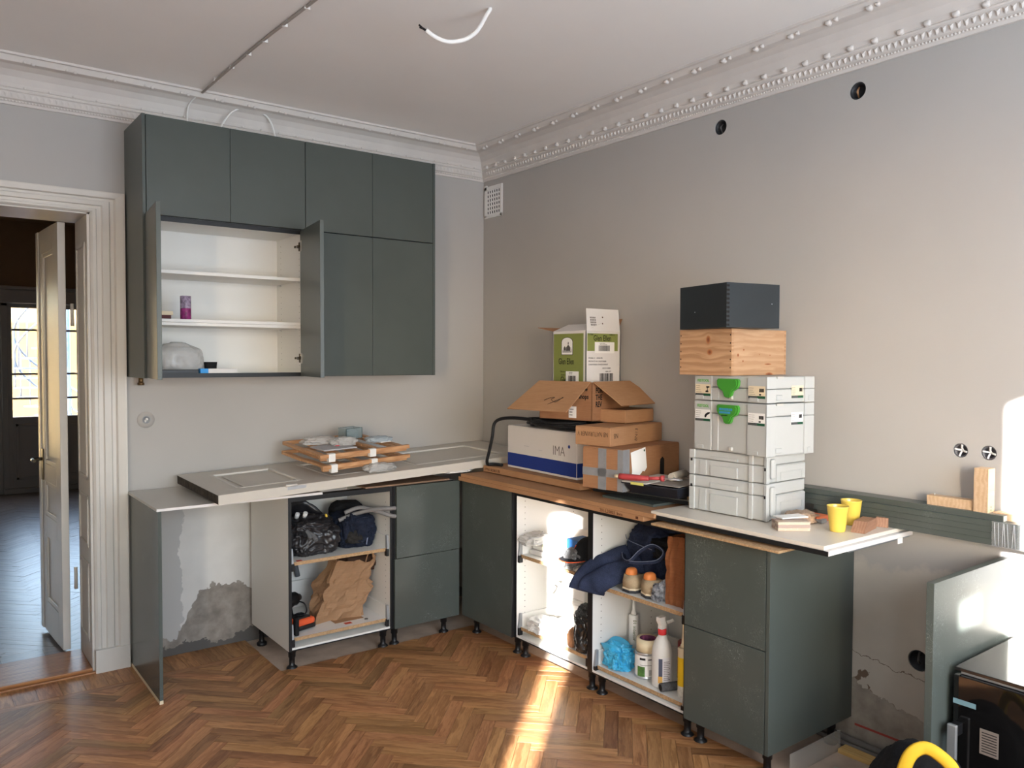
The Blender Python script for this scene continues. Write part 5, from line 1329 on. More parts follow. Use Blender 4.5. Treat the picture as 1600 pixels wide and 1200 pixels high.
g.out('sticker_print', INK, t)
G().box(-.4856, -.4843, -3.415, -3.346, .506, .522).out('blue_tape', mat('pale_blue_tape', (136, 170, 180), .5, .4, alpha=.6), t)
t = thing('glass_hob', 'black glass hob lying on top of the oven', 'hob', (-.25, -3.65, .6))
G().box(-.465, -.03, -3.92, -3.36, .5995, .6105, bev=.001).out('hob_tray', STEEL, t); G().box(-.478, -.015, -3.95, -3.345, .611, .622, bev=.002).out('hob_glass', mat('brown_black_glass', (30, 27, 26), .12, .6), t)
t = thing('backpack', 'black bag with an arched yellow strap on the floor by the end panel', 'bag', (-.72, -3.36, -.0105))
G().blob((-.71, -3.35, -.0105), (.115, .15, .238), 51, .10, 1.8, 5, power=.85).out('bag_body', DARKC, t)
G().tube([(-.815, -3.345, .28), (-.825, -3.352, .36), (-.815, -3.372, .44), (-.79, -3.402, .468), (-.775, -3.44, .455), (-.765, -3.475, .42), (-.77, -3.50, .34), (-.775, -3.515, .2)], .019, 8, 6, flat=.4).out('strap', mat('yellow_webbing', (222, 178, 46), .7, .3), t)
G().blob((-.70, -3.24, .20), (.06, .05, .06), 53, .2, 2., 4, flat=False).out('side_pocket', DARKC, t)
FZ_ = -.0105
props(G().box(0, .062, 0, .19, 0, .018, bev=.001, M=Matrix.Translation((-.122, -2.93, FZ_)) @ Matrix.Rotation(.03, 4, 'Z')).out('wood_batten', wood('yellow_pine', (222, 188, 124), (196, 158, 94), .6, 1.2, axis='Y')), 'yellow pine batten on the bare floor beside the bag', 'batten')
props(G().box(0, .12, 0, .16, 0, .012, bev=.001, M=Matrix.Translation((-.36, -2.98, FZ_)) @ Matrix.Rotation(.12, 4, 'Z')).out('board_offcut', mat('grey_green_board', (168, 170, 156), .7, .3)), 'flat grey-green board offcut on the floor near the frame bottom', 'board')
props(G().box(0, .05, 0, .10, 0, .016, bev=.001, M=Matrix.Translation((-.47, -2.93, FZ_)) @ Matrix.Rotation(.1, 4, 'Z')).out('wood_batten', wood('yellow_pine_b', (220, 188, 128), (196, 158, 94), .6, 1.2, axis='Y')), 'small pine stub on the floor left of the grey-green offcut', 'batten')
props(G().tube([(-.02, -2.60, .012), (-.03, -2.8, .012), (-.035, -3.27, .012)], .016, 10, 3).tube([(-.055, -2.60, .004), (-.06, -2.8, .004), (-.065, -3.25, .004)], .011, 8, 3).out('floor_pipes', mat('grey_lead_pipe', (116, 112, 108), .5, .4, mott=.2)), 'pair of grey pipes along the floor behind the green cabinet', 'pipe')
props(G().box(-.0012, -.0002, -2.98, -2.74, .071, .080).out('red_line', mat('red_crayon', (170, 78, 72), .8, .2)), 'red crayon line drawn on the bare plaster near the floor', 'line')
CLRS = mat('clear_sheet', (210, 206, 198), .15, .5, alpha=.3)
props(G().box(-.45, -.10, -2.735, -2.7285, FZ_, .075, bev=.001).out('acrylic_sheet', CLRS), 'strip of clear dusty plastic standing against the green side panel foot', 'sheet')

# ------------------------------------------------------------------ contents of the open base cabinets
def bag_rings(c, w, d, h, lean, seed, amp=.012, levels=12, per=10, top=1.0, shrink=0., rz=0., bulge=.12, ragged=.02):
    rings = []; cs, sn = math.cos(rz), math.sin(rz)
    for i in range(levels+1):
        q = i/levels; ring = []
        base = [(-1+2*k/per, -1) for k in range(per)]+[(1, -1+2*k/per) for k in range(per)]+[(1-2*k/per, 1) for k in range(per)]+[(-1, 1-2*k/per) for k in range(per)]
        for k, (x, y) in enumerate(base):
            b = 1+bulge*math.sin(math.pi*min(1, q*1.15))
            n1 = noise.noise(Vector((x*1.6+seed*7, y*1.6, q*3.2))); n2 = 1-2*abs(noise.noise(Vector((x*2.6, y*2.6+seed*3, q*6))))
            n3 = 1-2*abs(noise.noise(Vector((x*4.1+2, y*4.1, q*9+seed)))); m = 1+(n1*1.0+n2*.5+n3*.35)*amp/max(w, d)*3
            gus = 1-.18*q*(1 if abs(abs(x)-1) < 1e-6 and abs(y) < .5 else 0)
            X = x*w/2*b*gus*(top*q+(1-q))*m-shrink*x; Y = y*d/2*b*(top*q+(1-q))*m-shrink*y
            Z = h*q+(ragged*noise.noise(Vector((x*2.2, y*2.2, seed))) if i == levels else 0)
            ring.append(Vector((c[0]+X*cs-Y*sn+lean[0]*q**1.3, c[1]+X*sn+Y*cs+lean[1]*q**1.3, c[2]+max(Z, .0))))
        rings.append(ring)
    return rings
def paper_bag(t, c, w, d, h, lean, seed, m, rz=0., top=1.06, open_depth=.5, **kw):
    R = bag_rings(c, w, d, h, lean, seed, rz=rz, top=top, **kw)
    I = bag_rings(c, w, d, h, lean, seed, rz=rz, top=top, shrink=.003, **kw)
    n = len(R); k0 = int((n-1)*(1-open_depth))
    G().loft(R+I[:k0:-1], True, cap_top=True).out('bag_body', m, t)
    return R
# -- back wall cabinet, upper board z = .5575
Z1, Z0 = .5575, .1635
t = thing('bin_bag', 'open black bin bag with work gloves on the upper board, next to the navy bag', 'bag', (-1.45, -.38, Z1))
G().blob((-1.44, -.375, Z1), (.145, .15, .105), 61, .22, 1.9, 6).out('bag_body', PLBLK, t)
g = G(); rings = []
for i in range(5):
    q = i/4; ring = []
    for k in range(36):
        a = 2*math.pi*k/36; n = noise.noise(Vector((math.cos(a)*2.2, math.sin(a)*2.2, q*1.5+4)))
        rr_ = (.115-.012*q+.02*n); up = .105+.135*q*(.45+.8*max(0, math.sin(a-.2)))+.02*n
        ring.append(Vector((-1.425+rr_*math.cos(a)*1.0, -.35+rr_*math.sin(a)*.95, Z1+up)))
    rings.append(ring)
inn = [[p+Vector((-(p.x+1.425)*.04, -(p.y+.35)*.04, -.002)) for p in r] for r in rings]
g.loft(rings+inn[::-1], False, smooth=True); g.out('bag_collar', PLBLK, t)
for k in range(4): G().tube([(-1.56+.012*k, -.43-.02*k, Z1+.175-.012*k), (-1.535+.018*k, -.475-.022*k, Z1+.165-.014*k), (-1.53+.02*k, -.515-.02*k, Z1+.115-.006*k)], .013, 8, 4).out('glove_finger', GREYC if k > 1 else DARKC, t)
for dx in (0, .045): G().tube([(-1.525+dx, -.44, Z1+.20), (-1.522+dx, -.455, Z1+.225)], .012, 8, 0).out('white_cap', PLWHT, t)
G().tube([(-1.40, -.47, Z1+.165), (-1.37, -.475, Z1+.19), (-1.368, -.465, Z1+.205)], .007, 6, 3).out('yellow_tag', YELLOW, t)
t = thing('navy_bag', 'navy cloth tool bag on the upper board, right of the bin bag', 'bag', (-1.18, -.36, Z1))
G().blob((-1.175, -.37, Z1), (.105, .135, .105), 67, .2, 1.8, 6).out('bag_body', NAVY, t)
G().tube([(-1.25, -.47, Z1+.13), (-1.20, -.505, Z1+.165), (-1.13, -.49, Z1+.165), (-1.09, -.45, Z1+.14), (-1.10, -.485, Z1+.10), (-1.14, -.51, Z1+.085)], .011, 8, 5, flat=.5).out('handle', NAVY, t)
G().blob((-1.205, -.46, Z1+.03), (.055, .05, .045), 68, .12, 2.5, 4).out('dusty_pocket', mat('dusty_black_cloth', (48, 46, 44), .9, .1, mott=.5, mscale=60), t)
G().tube([(-1.15, -.515, Z1+.02), (-1.13, -.50, Z1+.07), (-1.09, -.47, Z1+.10)], .004, 6, 4).out('seam', STITCH, t)
G().blob((-1.14, -.24, Z1+.13), (.09, .08, .05), 69, .2, 2., 4).out('bag_top', DARKC, t)
t = thing('flexible_hose', 'pair of grey corrugated hoses arching over the navy bag', 'hose', (-1.15, -.4, .72))
CORR = mat('grey_corrugated_hose', (128, 124, 122), .5, .4, bump=.0)
G().tube([(-1.28, -.44, .715), (-1.2, -.47, .745), (-1.12, -.55, .775), (-1.056, -.604, .781), (-1.0195, -.609, .78)], .0115, 10, 8).out('hose', CORR, t)
G().tube([(-1.25, -.45, .755), (-1.17, -.48, .78), (-1.10, -.56, .762), (-1.05, -.606, .742), (-1.0195, -.611, .735)], .0115, 10, 8).out('hose', CORR, t)
props(G().box(-1.575, -1.545, -.575, -.55, Z1, Z1+.0008).out('red_sticker', mat('red_sticker', (186, 74, 54), .6, .3)), 'red sticker on the upper board below the bin bag', 'sticker')
t = thing('paper_bag', 'crumpled open brown paper bag leaning right on the lower board', 'bag', (-1.24, -.36, Z0))
R = paper_bag(t, (-1.275, -.37, Z0), .215, .15, .315, (.11, .0), 3, PAPERB, rz=-.12, amp=.02, ragged=.05, levels=16, per=14, top=.9, bulge=.16)
G().tube([(-1.13, -.465, Z0+.30), (-1.12, -.475, Z0+.345), (-1.09, -.47, Z0+.355), (-1.075, -.46, Z0+.30)], .007, 6, 5, flat=.25).out('paper_handle', PAPERB, t)
G().blob((-1.13, -.36, Z0+.235), (.10, .07, .05), 75, .25, 2.4, 4).out('dark_contents', mat('dark_brown_cloth', (70, 52, 42), .9, .1), t)
props(G().box(-1.33, -1.16, -.50, -.30, Z0, Z0+.0012).out('paper_sheet', PAPERB), 'loose sheet of brown paper under the leaning paper bag', 'paper')
props(G().box(-1.29, -1.25, -.545, -.515, Z0, Z0+.0008).out('red_sticker', mat('red_sticker', (0, 0, 0))), 'red sticker on the lower board in front of the paper bag', 'sticker')
props(G().lathe([(.010, 0), (.010, .004)], c=(-1.16, -.53, Z0), seg=12).out('coin', NICKEL), 'small grey metal disc on the lower board right of the paper bag', 'disc')
t = thing('battery_charger', 'orange and black battery charger at the lower board front corner', 'charger', (-1.50, -.47, Z0))
CMX = Matrix.Translation((-1.555, -.555, Z0)) @ Matrix.Rotation(.25, 4, 'Z')
ORNG = mat('tool_orange', (226, 92, 50), .45, .4)
G().box(.0, .13, .03, .15, .004, .030, bev=.010, M=CMX).out('base_shell', BLKP, t); G().box(.002, .128, .032, .148, .026, .062, bev=.014, M=CMX).out('orange_shell', ORNG, t)
G().box(.02, .108, .05, .132, .055, .071, bev=.006, M=CMX).out('top_panel', BLKP, t); G().lathe([(.021, 0), (.024, .008), (.019, .008), (.017, .002)], M=CMX @ Matrix.Translation((.064, .085, .0712)), seg=18).out('socket_ring', DARKC, t)
t = thing('cordless_drill', 'black cordless drill body lying behind the battery charger', 'drill', (-1.52, -.33, Z0))
g = G().tube([(-1.575, -.36, Z0+.09), (-1.52, -.33, Z0+.12), (-1.485, -.31, Z0+.12)], .038, 12, 4).out('motor_housing', BLKP, t)
G().tube([(-1.485, -.31, Z0+.12), (-1.45, -.295, Z0+.12)], lambda q: .03-.012*q, 12, 0).out('chuck', mat('dark_steel', (90, 88, 86), .35, .5, metal=.8), t)
G().tube([(-1.54, -.345, Z0+.10), (-1.535, -.36, Z0+.05), (-1.53, -.365, Z0+.012)], .022, 10, 3).out('grip', DARKC, t); G().box(-1.575, -1.50, -.40, -.32, Z0+.0006, Z0+.04, bev=.008).out('battery', BLKP, t)
G().tube([(-1.48, -.33, Z0+.11), (-1.45, -.36, Z0+.10), (-1.44, -.37, Z0+.06), (-1.455, -.36, Z0+.03)], .004, 6, 5).out('cord', BLKP, t)
t = thing('black_clamp', 'black plastic tool foot standing against the left side of the lower board', 'tool', (-1.575, -.565, Z0))
G().box(-1.584, -1.562, -.572, -.53, Z0, Z0+.095, bev=.008).out('tool_body', DARKC, t)
t = thing('hose_pair', 'two dark hoses hanging on the cabinet back wall above the paper bag', 'hose', (-1.4, -.08, .4))
for dx in (0, .055): G().tube([(-1.46+dx, -.085, .535), (-1.45+dx, -.082, .45), (-1.43+dx, -.085, .34)], .014, 8, 4).out('hose', mat('slate_hose', (96, 98, 102), .6, .3), t)

# -- sunlit cabinet on the right wall
t = thing('film_packets', 'stack of white film wrapped packets on the upper board in the sun', 'packet', (-.42, -1.25, Z1))
for k in range(4):
    G().box(-.50+.012*k, -.18, -1.405+.012*(k % 2), -1.155-.01*k, Z1+.0005+k*.027, Z1+.0255+k*.027, bev=.006).out('packet', CWHITE if k % 2 == 0 else PLWHT, t)
G().blob((-.49, -1.185, Z1+.058), (.075, .05, .030), 81, .3, 2.2, 5).out('loose_film', PLCLR, t)
G().box(-.5035, -.5005, -1.33, -1.27, Z1+.045, Z1+.07).out('printed_label', mat('pale_lime_print', (214, 222, 150), .6, .3), t)
t = thing('blue_carton', 'small blue and white carton tucked behind the peaked cap', 'box', (-.40, -1.44, Z1))
G().box(-.46, -.35, -1.50, -1.415, Z1+.0005, Z1+.125, bev=.002).out('carton', CWHITE, t); G().box(-.4606, -.3494, -1.5005, -1.4145, Z1+.075, Z1+.1255).out('blue_band', mat('mid_blue_print', (44, 98, 158), .6, .3), t)
t = thing('peaked_cap', 'black baseball cap with orange trim on the sunlit cabinet board', 'cap', (-.44, -1.57, Z1+.07))
CX, CY, CZ_ = -.45, -1.585, Z1+.072
g = G(); prof = [(.088*math.cos(a), .092*math.sin(a)) for a in [math.pi/2*k/8 for k in range(0, 8)]]+[(.004, .092)]
g.lathe(prof, c=(CX, CY, CZ_), seg=24, capb=False, capt=True).out('crown', DARKC, t)
def brim(k, zoff, s):
    g = G(); top = []; A = [math.radians(95+a) for a in range(-40, 125, 11)]
    inner = [(CX+.086*math.cos(a), CY+.086*math.sin(a), CZ_+.004+zoff) for a in A]
    outer = [(CX+(.086+.075*s*math.sin(math.pi*(i/(len(A)-1))))*math.cos(a), CY+(.086+.075*s*math.sin(math.pi*(i/(len(A)-1))))*math.sin(a), CZ_-.012+zoff-.014*math.sin(math.pi*i/(len(A)-1))) for i, a in enumerate(A)]
    V = [[g.bm.verts.new(p) for p in r] for r in (inner, outer)]
    for i in range(len(A)-1): g.bm.faces.new((V[0][i], V[0][i+1], V[1][i+1], V[1][i]))
    return g, outer
g, outer = brim(0, 0, 1.); o = g.out('brim', DARKC, t, solid=.004)
G().tube(outer, .0028, 6, 2).out('orange_trim', ORNG, o)
text('Mc', .03, frame_mat((CX-.066, CY+.052, CZ_+.03), (-.25, -.95, 0), (.25, -.05, .95)), ORNG, t, 'orange_emblem', sx=1.3, local=False, shear=.3, bold=.0012)
t = thing('dust_mask', 'pale grey rounded mask lying under the cap brim', 'mask', (-.52, -1.46, Z1))
G().blob((-.52, -1.44, Z1), (.04, .045, .032), 83, .06, 1.5, 4, flat=True, power=.9).out('mask_shell', mat('pale_grey_plastic', (176, 176, 178), .35, .4), t)
props(G().blob((-.515, -1.545, Z1), (.045, .055, .055), 84, .2, 2., 5, smooth=False).out('grey_packet', mat('grey_foil_bag', (98, 98, 98), .35, .5, mott=.2)), 'dark grey foil packet under the peaked cap', 'packet')
t = thing('work_glove', 'small pale patterned work glove at the edge of the sunlit upper board', 'glove', (-.54, -1.58, Z1))
GLV = fabric('grey_white_knit', (206, 202, 194), (72, 68, 64), 60.)
G().blob((-.53, -1.605, Z1), (.03, .04, .018), 85, .2, 2., 4).out('palm', GLV, t)
for k in range(4): G().tube([(-.535, -1.61+.012*k, Z1+.012), (-.553, -1.60+.018*k, Z1+.014+.003*(k % 2)), (-.562, -1.585+.02*k, Z1+.010)], .008, 7, 3).out('finger', GLV, t)
t = thing('plaster_bucket', 'white plastic bucket under a smaller tub on the lower sunlit board', 'bucket', (-.28, -1.42, Z0))
BKT = mat('white_bucket_plastic', (232, 230, 226), .4, .4)
BX, BY = -.33, -1.41
G().lathe([(.098, 0), (.103, .004), (.118, .165), (.121, .167), (.121, .172), (.124, .172), (.124, .182), (.120, .184), (.115, .182)], c=(BX, BY, Z0), seg=36, capt=True).out('bucket_body', BKT, t)
G().lathe([(.126, 0), (.126, .014), (.12, .017)], c=(BX, BY, Z0+.184), seg=36).out('bucket_lid', BKT, t)
t = thing('plastic_tub', 'square white tub with green label standing on the bucket', 'tub', (BX, BY-.02, Z0+.2015))
G().box(BX-.10, BX+.08, BY-.11, BY+.03, Z0+.2015, Z0+.275, bev=.008).out('tub_body', BKT, t); G().box(BX-.104, BX+.084, BY-.114, BY+.034, Z0+.2755, Z0+.286, bev=.004).out('tub_lid', PLWHT, t)
G().box(BX-.06, BX-.01, BY-.10, BY-.05, Z0+.2862, Z0+.287).out('green_label', mat('leaf_green_print', (60, 140, 84), .6, .3), t)
props(G().blob((BX-.02, BY+.075, Z0+.2015), (.05, .04, .045), 88, .3, 2.3, 4).out('crumpled_film', PLWHT), 'crumpled white film on the bucket left of the square tub', 'film')
t = thing('spray_gun', 'white plastic trigger nozzle hanging over the bucket rim', 'nozzle', (-.42, -1.27, .42))
G().tube([(-.40, -1.29, .405), (-.42, -1.265, .412), (-.43, -1.245, .395)], .010, 8, 3).tube([(-.425, -1.255, .40), (-.43, -1.255, .37), (-.435, -1.24, .345)], .005, 6, 3).tube([(-.40, -1.29, .405), (-.385, -1.30, Z0+.20)], .008, 8, 0).out('nozzle_body', PLWHT, t)
props(G().blob((-.49, -1.62, Z0), (.062, .070, .115), 91, .22, 2., 6).out('black_bag', mat('glossy_black_bag', (34, 34, 34), .22, .6, mott=.3, mscale=25, bump=.6, bscale=26)), 'shiny black plastic bag at the right of the lower sunlit board', 'bag')
props(G().blob((-.51, -1.53, Z0), (.035, .022, .05), 92, .2, 2., 4).out('brown_packet', CARDD), 'small brown packet between the bucket and the black bag', 'packet')
props(G().blob((-.495, -1.275, Z0), (.055, .085, .038), 94, .35, 2.4, 5, smooth=False).out('crumpled_plastic', PLWHT), 'crumpled white plastic sheet on the lower sunlit board, left of the bucket', 'plastic')

# -- cabinet with the jeans; boards at .5315 and .1415
Z1, Z0 = .5315, .1415
t = thing('jeans', 'dark blue jeans heaped on the upper board and hanging over its edge', 'jeans', (-.35, -1.9, Z1))
G().blob((-.215, -1.90, Z1), (.17, .155, .155), 101, .2, 1.7, 6).out('denim_heap', DENIM, t)
def leg_sweep(pts, w, th, seed, name):
    g = G(); P = [Vector(p) for p in pts]; Q = []
    for i in range(len(P)-1):
        p0 = P[max(i-1, 0)]; p1 = P[i]; p2 = P[i+1]; p3 = P[min(i+2, len(P)-1)]
        for k in range(8):
            s = k/8; Q.append(.5*((2*p1)+(p2-p0)*s+(2*p0-5*p1+4*p2-p3)*s*s+(3*p1-p0-3*p2+p3)*s**3))
    Q.append(P[-1]); rings = []
    for i, p in enumerate(Q):
        tn = (Q[min(i+1, len(Q)-1)]-Q[max(i-1, 0)]).normalized(); a = tn.cross(Vector((-.6, -.75, .3))).normalized(); b = tn.cross(a); q = i/(len(Q)-1); ring = []
        for k in range(20):
            an = 2*math.pi*k/20; n = noise.noise(Vector((math.cos(an)*1.7, math.sin(an)*1.7, q*5+seed)))
            ring.append(p+a*math.cos(an)*w(q)*(1+.12*n)+b*math.sin(an)*th(q)*(1+.5*n))
        rings.append(ring)
    g.loft(rings, True, smooth=True, cap_top=True); return g.out(name, DENIM, t)
leg_sweep([(-.42, -1.83, Z1+.14), (-.50, -1.77, Z1+.10), (-.57, -1.73, Z1+.055), (-.605, -1.705, Z1-.0), (-.612, -1.70, Z1-.025)], lambda q: .055+.012*q, lambda q: .026-.008*q, 2., 'denim_leg')
leg_sweep([(-.40, -1.89, Z1+.10), (-.49, -1.835, Z1+.075), (-.555, -1.795, Z1+.045), (-.598, -1.765, Z1+.005), (-.606, -1.758, Z1-.02)], lambda q: .048+.016*q, lambda q: .028-.012*q, 5., 'denim_leg')
wb = [(-.44, -1.80, Z1+.155), (-.50, -1.87, Z1+.142), (-.52, -1.93, Z1+.15), (-.51, -1.985, Z1+.205), (-.48, -2.035, Z1+.235), (-.45, -2.07, Z1+.205), (-.47, -2.05, Z1+.165), (-.51, -1.985, Z1+.15), (-.525, -1.93, Z1+.145)]
G().tube(wb, .012, 8, 5, flat=.6).out('waistband', DENIM, t); G().tube([Vector(p)+Vector((-.012, -.006, .008)) for p in wb], .0016, 5, 5).out('stitching', STITCH, t)
G().tube([(-.42, -1.80, Z1+.235), (-.47, -1.86, Z1+.23), (-.475, -1.93, Z1+.22), (-.44, -1.99, Z1+.20)], .0016, 5, 5).out('stitching', STITCH, t)
G().box(-.500, -.492, -1.80, -1.765, Z1+.115, Z1+.14, bev=.002).out('blue_tag', BLUEP, t)
props(G().blob((-.20, -2.10, Z1), (.14, .085, .11), 104, .16, 1.6, 5).out('grey_trousers', fabric('charcoal_navy_cloth', (58, 62, 78), (38, 40, 52))), 'folded charcoal trousers between the jeans and the brown paper bag', 'trousers')
props(G().blob((-.24, -2.02, Z1+.19), (.15, .16, .06), 105, .2, 2., 5, flat=False).out('black_jacket', DARKC), 'black garment piled on top of the jeans at the back', 'garment')
def shoe(x, y, rz, label):
    t = thing('shoe', label, 'shoe', (x, y, Z1), rz, 'pair of tan shoes')
    TAN = fabric('tan_suede', (188, 168, 138), (164, 144, 116)); SOLE = mat('dark_rubber_sole', (58, 58, 62), .7, .2)
    L = .20
    def outline(s, z): return [Vector((-L*.0+0, 0, 0))]
    def sec(q, grow=0.):
        w = .0375+.008*math.sin(q*math.pi*.9)-.012*max(0, q-.75)*4
        return w+grow
    def ringz(z, g_, inset=0.):
        pts = []; n = 14
        for k in range(n+1): q = k/n; pts.append(Vector((L*q*(1-inset)+inset*.02, -sec(q, g_)*(math.sqrt(max(.09, 1-((.14-q)/.14)**2)) if q < .14 else 1)*(math.sqrt(max(0, 1-((q-.8)/.2)**2)) if q > .8 else 1), z(q) if callable(z) else z)))
        return pts+[Vector((p.x, -p.y, p.z)) for p in reversed(pts[1:-1])]
    G().loft([ringz(0.001, .001), ringz(.010, .003), ringz(.014, .002)], True, cap_top=True).out('sole', SOLE, t, local=True)
    G().loft([ringz(.0142, .001), ringz(.022, .002), ringz(.0225, .0)], True, cap_top=True).out('midsole', LABELC, t, local=True)
    G().loft([ringz(.0228, .0), ringz(lambda q: .05 if q < .5 else .05-.03*(q-.5), .0), ringz(lambda q: .085-.01*q if q < .45 else max(.03, .08-.085*(q-.45)), -.009, .03), ringz(lambda q: .083-.01*q if q < .45 else max(.028, .078-.085*(q-.45)), -.014, .05), ], True, smooth=True, cap_top=True).out('upper', TAN, t, local=True)
    G().blob((.036, 0, .088), (.029, .023, .026), 3, .03, 1., 3, flat=False).out('orange_lining', mat('orange_lining', (222, 132, 70), .5, .4), t, local=True)
    return t
shoe(-.535, -1.925, 12, 'left of the pair of tan shoes with orange lining, nearer the jeans'); shoe(-.53, -2.025, -4, 'right of the pair of tan shoes with orange lining, beside the knit gloves')
t = thing('knit_gloves', 'black and white speckled knit gloves beside the tan shoes', 'gloves', (-.46, -2.09, Z1))
KNIT = fabric('speckled_knit', (214, 216, 222), (30, 32, 40), 45.)
G().blob((-.47, -2.10, Z1), (.04, .022, .045), 111, .25, 2., 5).out('palm', KNIT, t)
for k in range(7): G().tube([(-.47, -2.10+.004*k, Z1+.03+.012*(k % 3)), (-.50, -2.085+.004*k, Z1+.022+.02*(k % 3)), (-.53, -2.075-.007*k, Z1+.014+.018*(k % 3))], .0115, 8, 3).out('finger', KNIT, t)
t = thing('paper_bag', 'tall dark brown paper bag at the right of the upper board with jeans', 'bag', (-.42, -2.2, Z1))
paper_bag(t, (-.37, -2.205, Z1), .27, .125, .30, (.0, -.0), 8, PAPERD, amp=.008, top=.98, bulge=.03, ragged=.01, open_depth=.3)
# lower board
def cylinder_tube(name, label, x, y, body, bands, nozzle, h=.215, r=.024, z0=Z0):
    t = thing(name, label, 'tube', (x, y, z0))
    G().lathe([(r-.002, 0), (r, .003), (r, h-.004), (r-.003, h)], c=(x, y, z0), seg=20).out('tube_body', body, t)
    for (za, zb, m) in bands: G().lathe([(r+.0004, za), (r+.0004, zb)], c=(x, y, z0), seg=20, capb=False, capt=False).out('printed_band', m, t)
    G().lathe([(.013, 0), (.013, .012), (.009, .016), (.0035, .112), (.0025, .113)], c=(x, y, z0+h), seg=14).out('nozzle', nozzle, t)
    return t
a = cylinder_tube('sealant_tube', 'white sealant cartridge with green lettering behind the blue bag', -.335, -1.775, PLWHT, ((.02, .06, mat('pale_grey_band', (200, 204, 202), .5, .3)),), PLWHT)
M = frame_mat((-.335-.0185, -1.775-.0165, Z0+.085), (0.0, -.02, 1), (-.67, .74, 0)); text('01 interior', .024, frame_mat((-.335-.0200, -1.775-.0150, Z0+.195), (0, 0, -1), (.60, -.80, 0)), mat('dark_olive_print', (86, 98, 40), .6, .3), a, local=False)
cylinder_tube('sealant_tube', 'yellow sealant cartridge at the right end of the lower board', -.49, -2.225, LABELC, ((.05, .175, mat('bright_yellow_print', (240, 200, 40), .5, .3)), (.0, .049, mat('pale_label_print', (222, 218, 206), .5, .3, mott=.3, mscale=60))), LABELC)
t = thing('paint_can', 'paint can with a white label under the tape roll', 'can', (-.455, -1.965, Z0))
X, Y = -.455, -1.968
G().lathe([(.048, 0), (.05, .002), (.05, .006), (.0485, .008), (.0485, .112), (.05, .114), (.05, .119), (.046, .12), (.045, .115)], c=(X, Y, Z0), seg=32).out('can_body', STEEL, t)
G().lathe([(.049, .012), (.049, .108)], c=(X, Y, Z0), seg=32, capb=False, capt=False).out('can_label', LABELW, t)
def curved(M_c, r, a0, a1, z0, z1, m, nm):
    g = G(); n = 6
    for i in range(n):
        u, v = a0+(a1-a0)*i/n, a0+(a1-a0)*(i+1)/n
        g.poly([(M_c[0]+r*math.cos(q), M_c[1]+r*math.sin(q), M_c[2]+z) for q, z in ((u, z0), (v, z0), (v, z1), (u, z1))])
    return g.out(nm, m, t)
curved((X, Y, Z0), .0494, 3.1, 3.85, .012, .058, mat('leafy_green_print', (86, 128, 62), .6, .3, mott=.5, mscale=60), 'leaf_print')
for k in range(7): curved((X, Y, Z0), .0494, 4.25+.05*k, 4.272+.05*k, .018, .044, INK, 'barcode')
curved((X, Y, Z0), .0494, 3.35, 3.9, .088, .098, INK, 'print'); curved((X, Y, Z0), .0494, 3.4, 4.5, .064, .066, INK, 'print'); curved((X, Y, Z0), .0494, 4.15, 4.55, .088, .094, INKG, 'print')
t = thing('tape_roll', 'cream masking tape roll with printed core on the paint can', 'tape', (X+.01, Y, Z0+.121))
G().lathe([(.040, 0), (.054, 0), (.054, .056), (.040, .056)], c=(X+.012, Y-.005, Z0+.1205), seg=32, capb=False, capt=False).out('tape_body', mat('cream_tape', (226, 212, 178), .6, .3), t)
G().lathe([(.0395, .001), (.0395, .0555)], c=(X+.012, Y-.005, Z0+.1205), seg=32, capb=False, capt=False).out('tape_core', mat('red_blue_core_print', (120, 62, 96), .6, .3, mott=.6, mscale=40), t)
t = thing('spray_bottle', 'white spray bottle with red collar on the lower board', 'bottle', (-.475, -2.085, Z0))
X, Y = -.475, -2.088
G().lathe([(.040, 0), (.045, .004), (.0455, .012), (.0455, .150), (.043, .172), (.034, .20), (.021, .222), (.016, .232)], c=(X, Y, Z0), seg=32).out('bottle_body', PLWHT, t)
G().lathe([(.0185, .2325), (.0195, .235), (.0195, .255), (.017, .258)], c=(X, Y, Z0), seg=20).out('collar', mat('signal_red_plastic', (212, 52, 56), .4, .4), t)
G().loft([[Vector((X+a*.016+o, Y+b*.012-o*.3, Z0+z)) for a, b in ((-1, -1), (1, -1), (1, 1), (-1, 1))] for z, o in ((.2585, .0), (.275, .002), (.295, -.008))]+[[Vector((X+a*.020-.004, Y+b*.011+.004, Z0+.312)) for a, b in ((-1, -1), (1, -1), (1, 1), (-1, 1))]], True, cap_top=True).out('spray_head', PLWHT, t)
G().tube([(X+.018, Y-.012, Z0+.285), (X+.042, Y-.028, Z0+.296)], .008, 8, 0).out('nozzle', PLWHT, t)
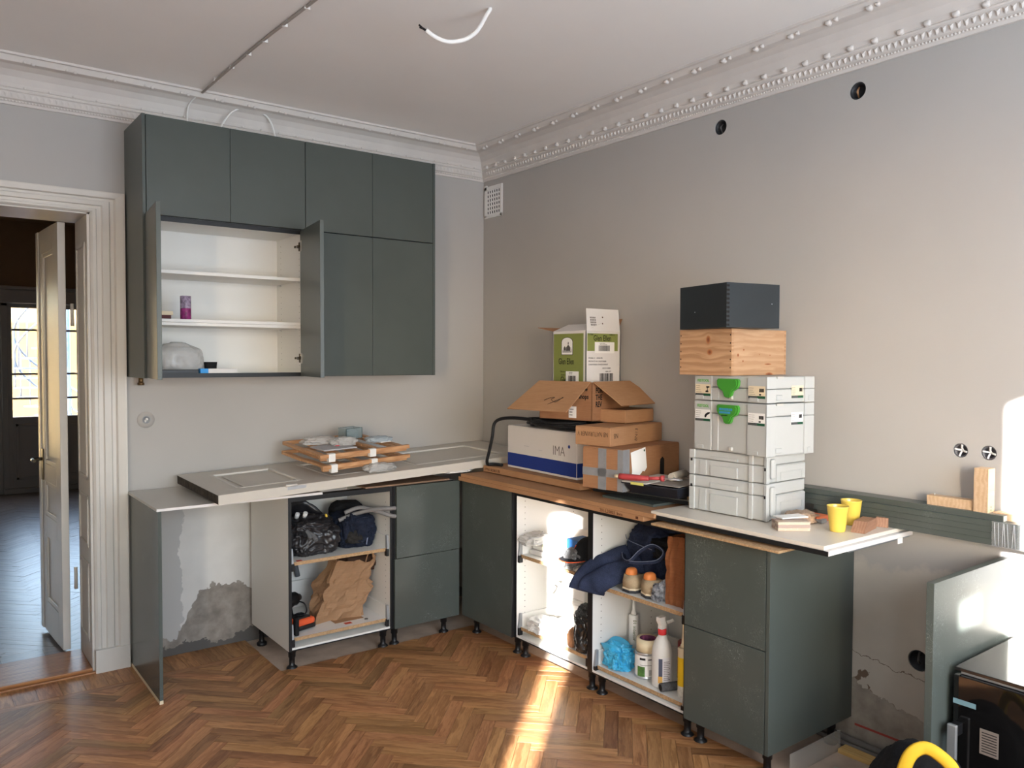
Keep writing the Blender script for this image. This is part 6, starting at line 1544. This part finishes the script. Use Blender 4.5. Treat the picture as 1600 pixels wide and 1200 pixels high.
curved((X, Y, Z0), .0459, 3.95, 4.9, .03, .140, mat('text_label', (222, 220, 224), .6, .3), 'label')
for k in range(11): curved((X, Y, Z0), .0462, 4.05, 4.75-.1*(k % 3), .04+.008*k, .0425+.008*k, INKG, 'label_print')
curved((X, Y, Z0), .0460, 3.55, 3.93, .055, .135, mat('slate_print', (78, 84, 104), .6, .3), 'label_side'); curved((X, Y, Z0), .0460, 3.5, 3.93, .025, .055, mat('amber_print', (226, 176, 96), .6, .3), 'label_side')
t = thing('blue_bag', 'sky blue plastic bag of stuff at the left of the lower board', 'bag', (-.49, -1.84, Z0))
G().blob((-.475, -1.82, Z0), (.055, .062, .055), 121, .36, 2.6, 5, smooth=False).out('bag_body', PLBLU, t)
G().loft([[Vector((-.475+r_*math.cos(a)*1.0, -1.81+.02*q+r_*math.sin(a)*1.25+(.012*math.sin(3*a)), Z0+.06+.045*q+.012*math.sin(2*a+q))) for a in [2*math.pi*k/24 for k in range(24)]] for q, r_ in ((0, .045), (.5, .05), (1, .058), (1, .056), (.4, .046))], False, smooth=True).out('bag_mouth', PLBLU, t)
t = thing('sandpaper_roll', 'dark grey roll lying in front of the yellow cartridge', 'roll', (-.45, -2.11, Z0))
d = Vector((.72, -.30, 0)).normalized()
p = Vector((-.535, -2.135, Z0+.019)); G().tube([p, p+Vector((.10, -.035, 0))], .0185, 18, 0).out('roll_body', mat('charcoal_grit', (92, 92, 94), .9, .1, mott=.3, mscale=80), t)
G().tube([p-Vector((.0008, -.0003, 0)), p+Vector((.003, -.001, 0))], .0125, 14, 0).out('roll_core', INK, t)
props(G().blob((-.33, -2.19, Z0), (.05, .035, .05), 125, .25, 2., 4).out('teal_cloth', mat('teal_cloth', (54, 120, 128), .8, .2)), 'teal cloth behind the spray bottle', 'cloth')
props(G().lathe([(.035, 0), (.038, .004), (.036, .17), (.03, .175)], c=(-.33, -2.10, Z0), seg=20).out('red_bottle', mat('dark_red_plastic', (122, 40, 38), .5, .4)), 'dark red bottle hidden behind the white spray bottle', 'bottle')
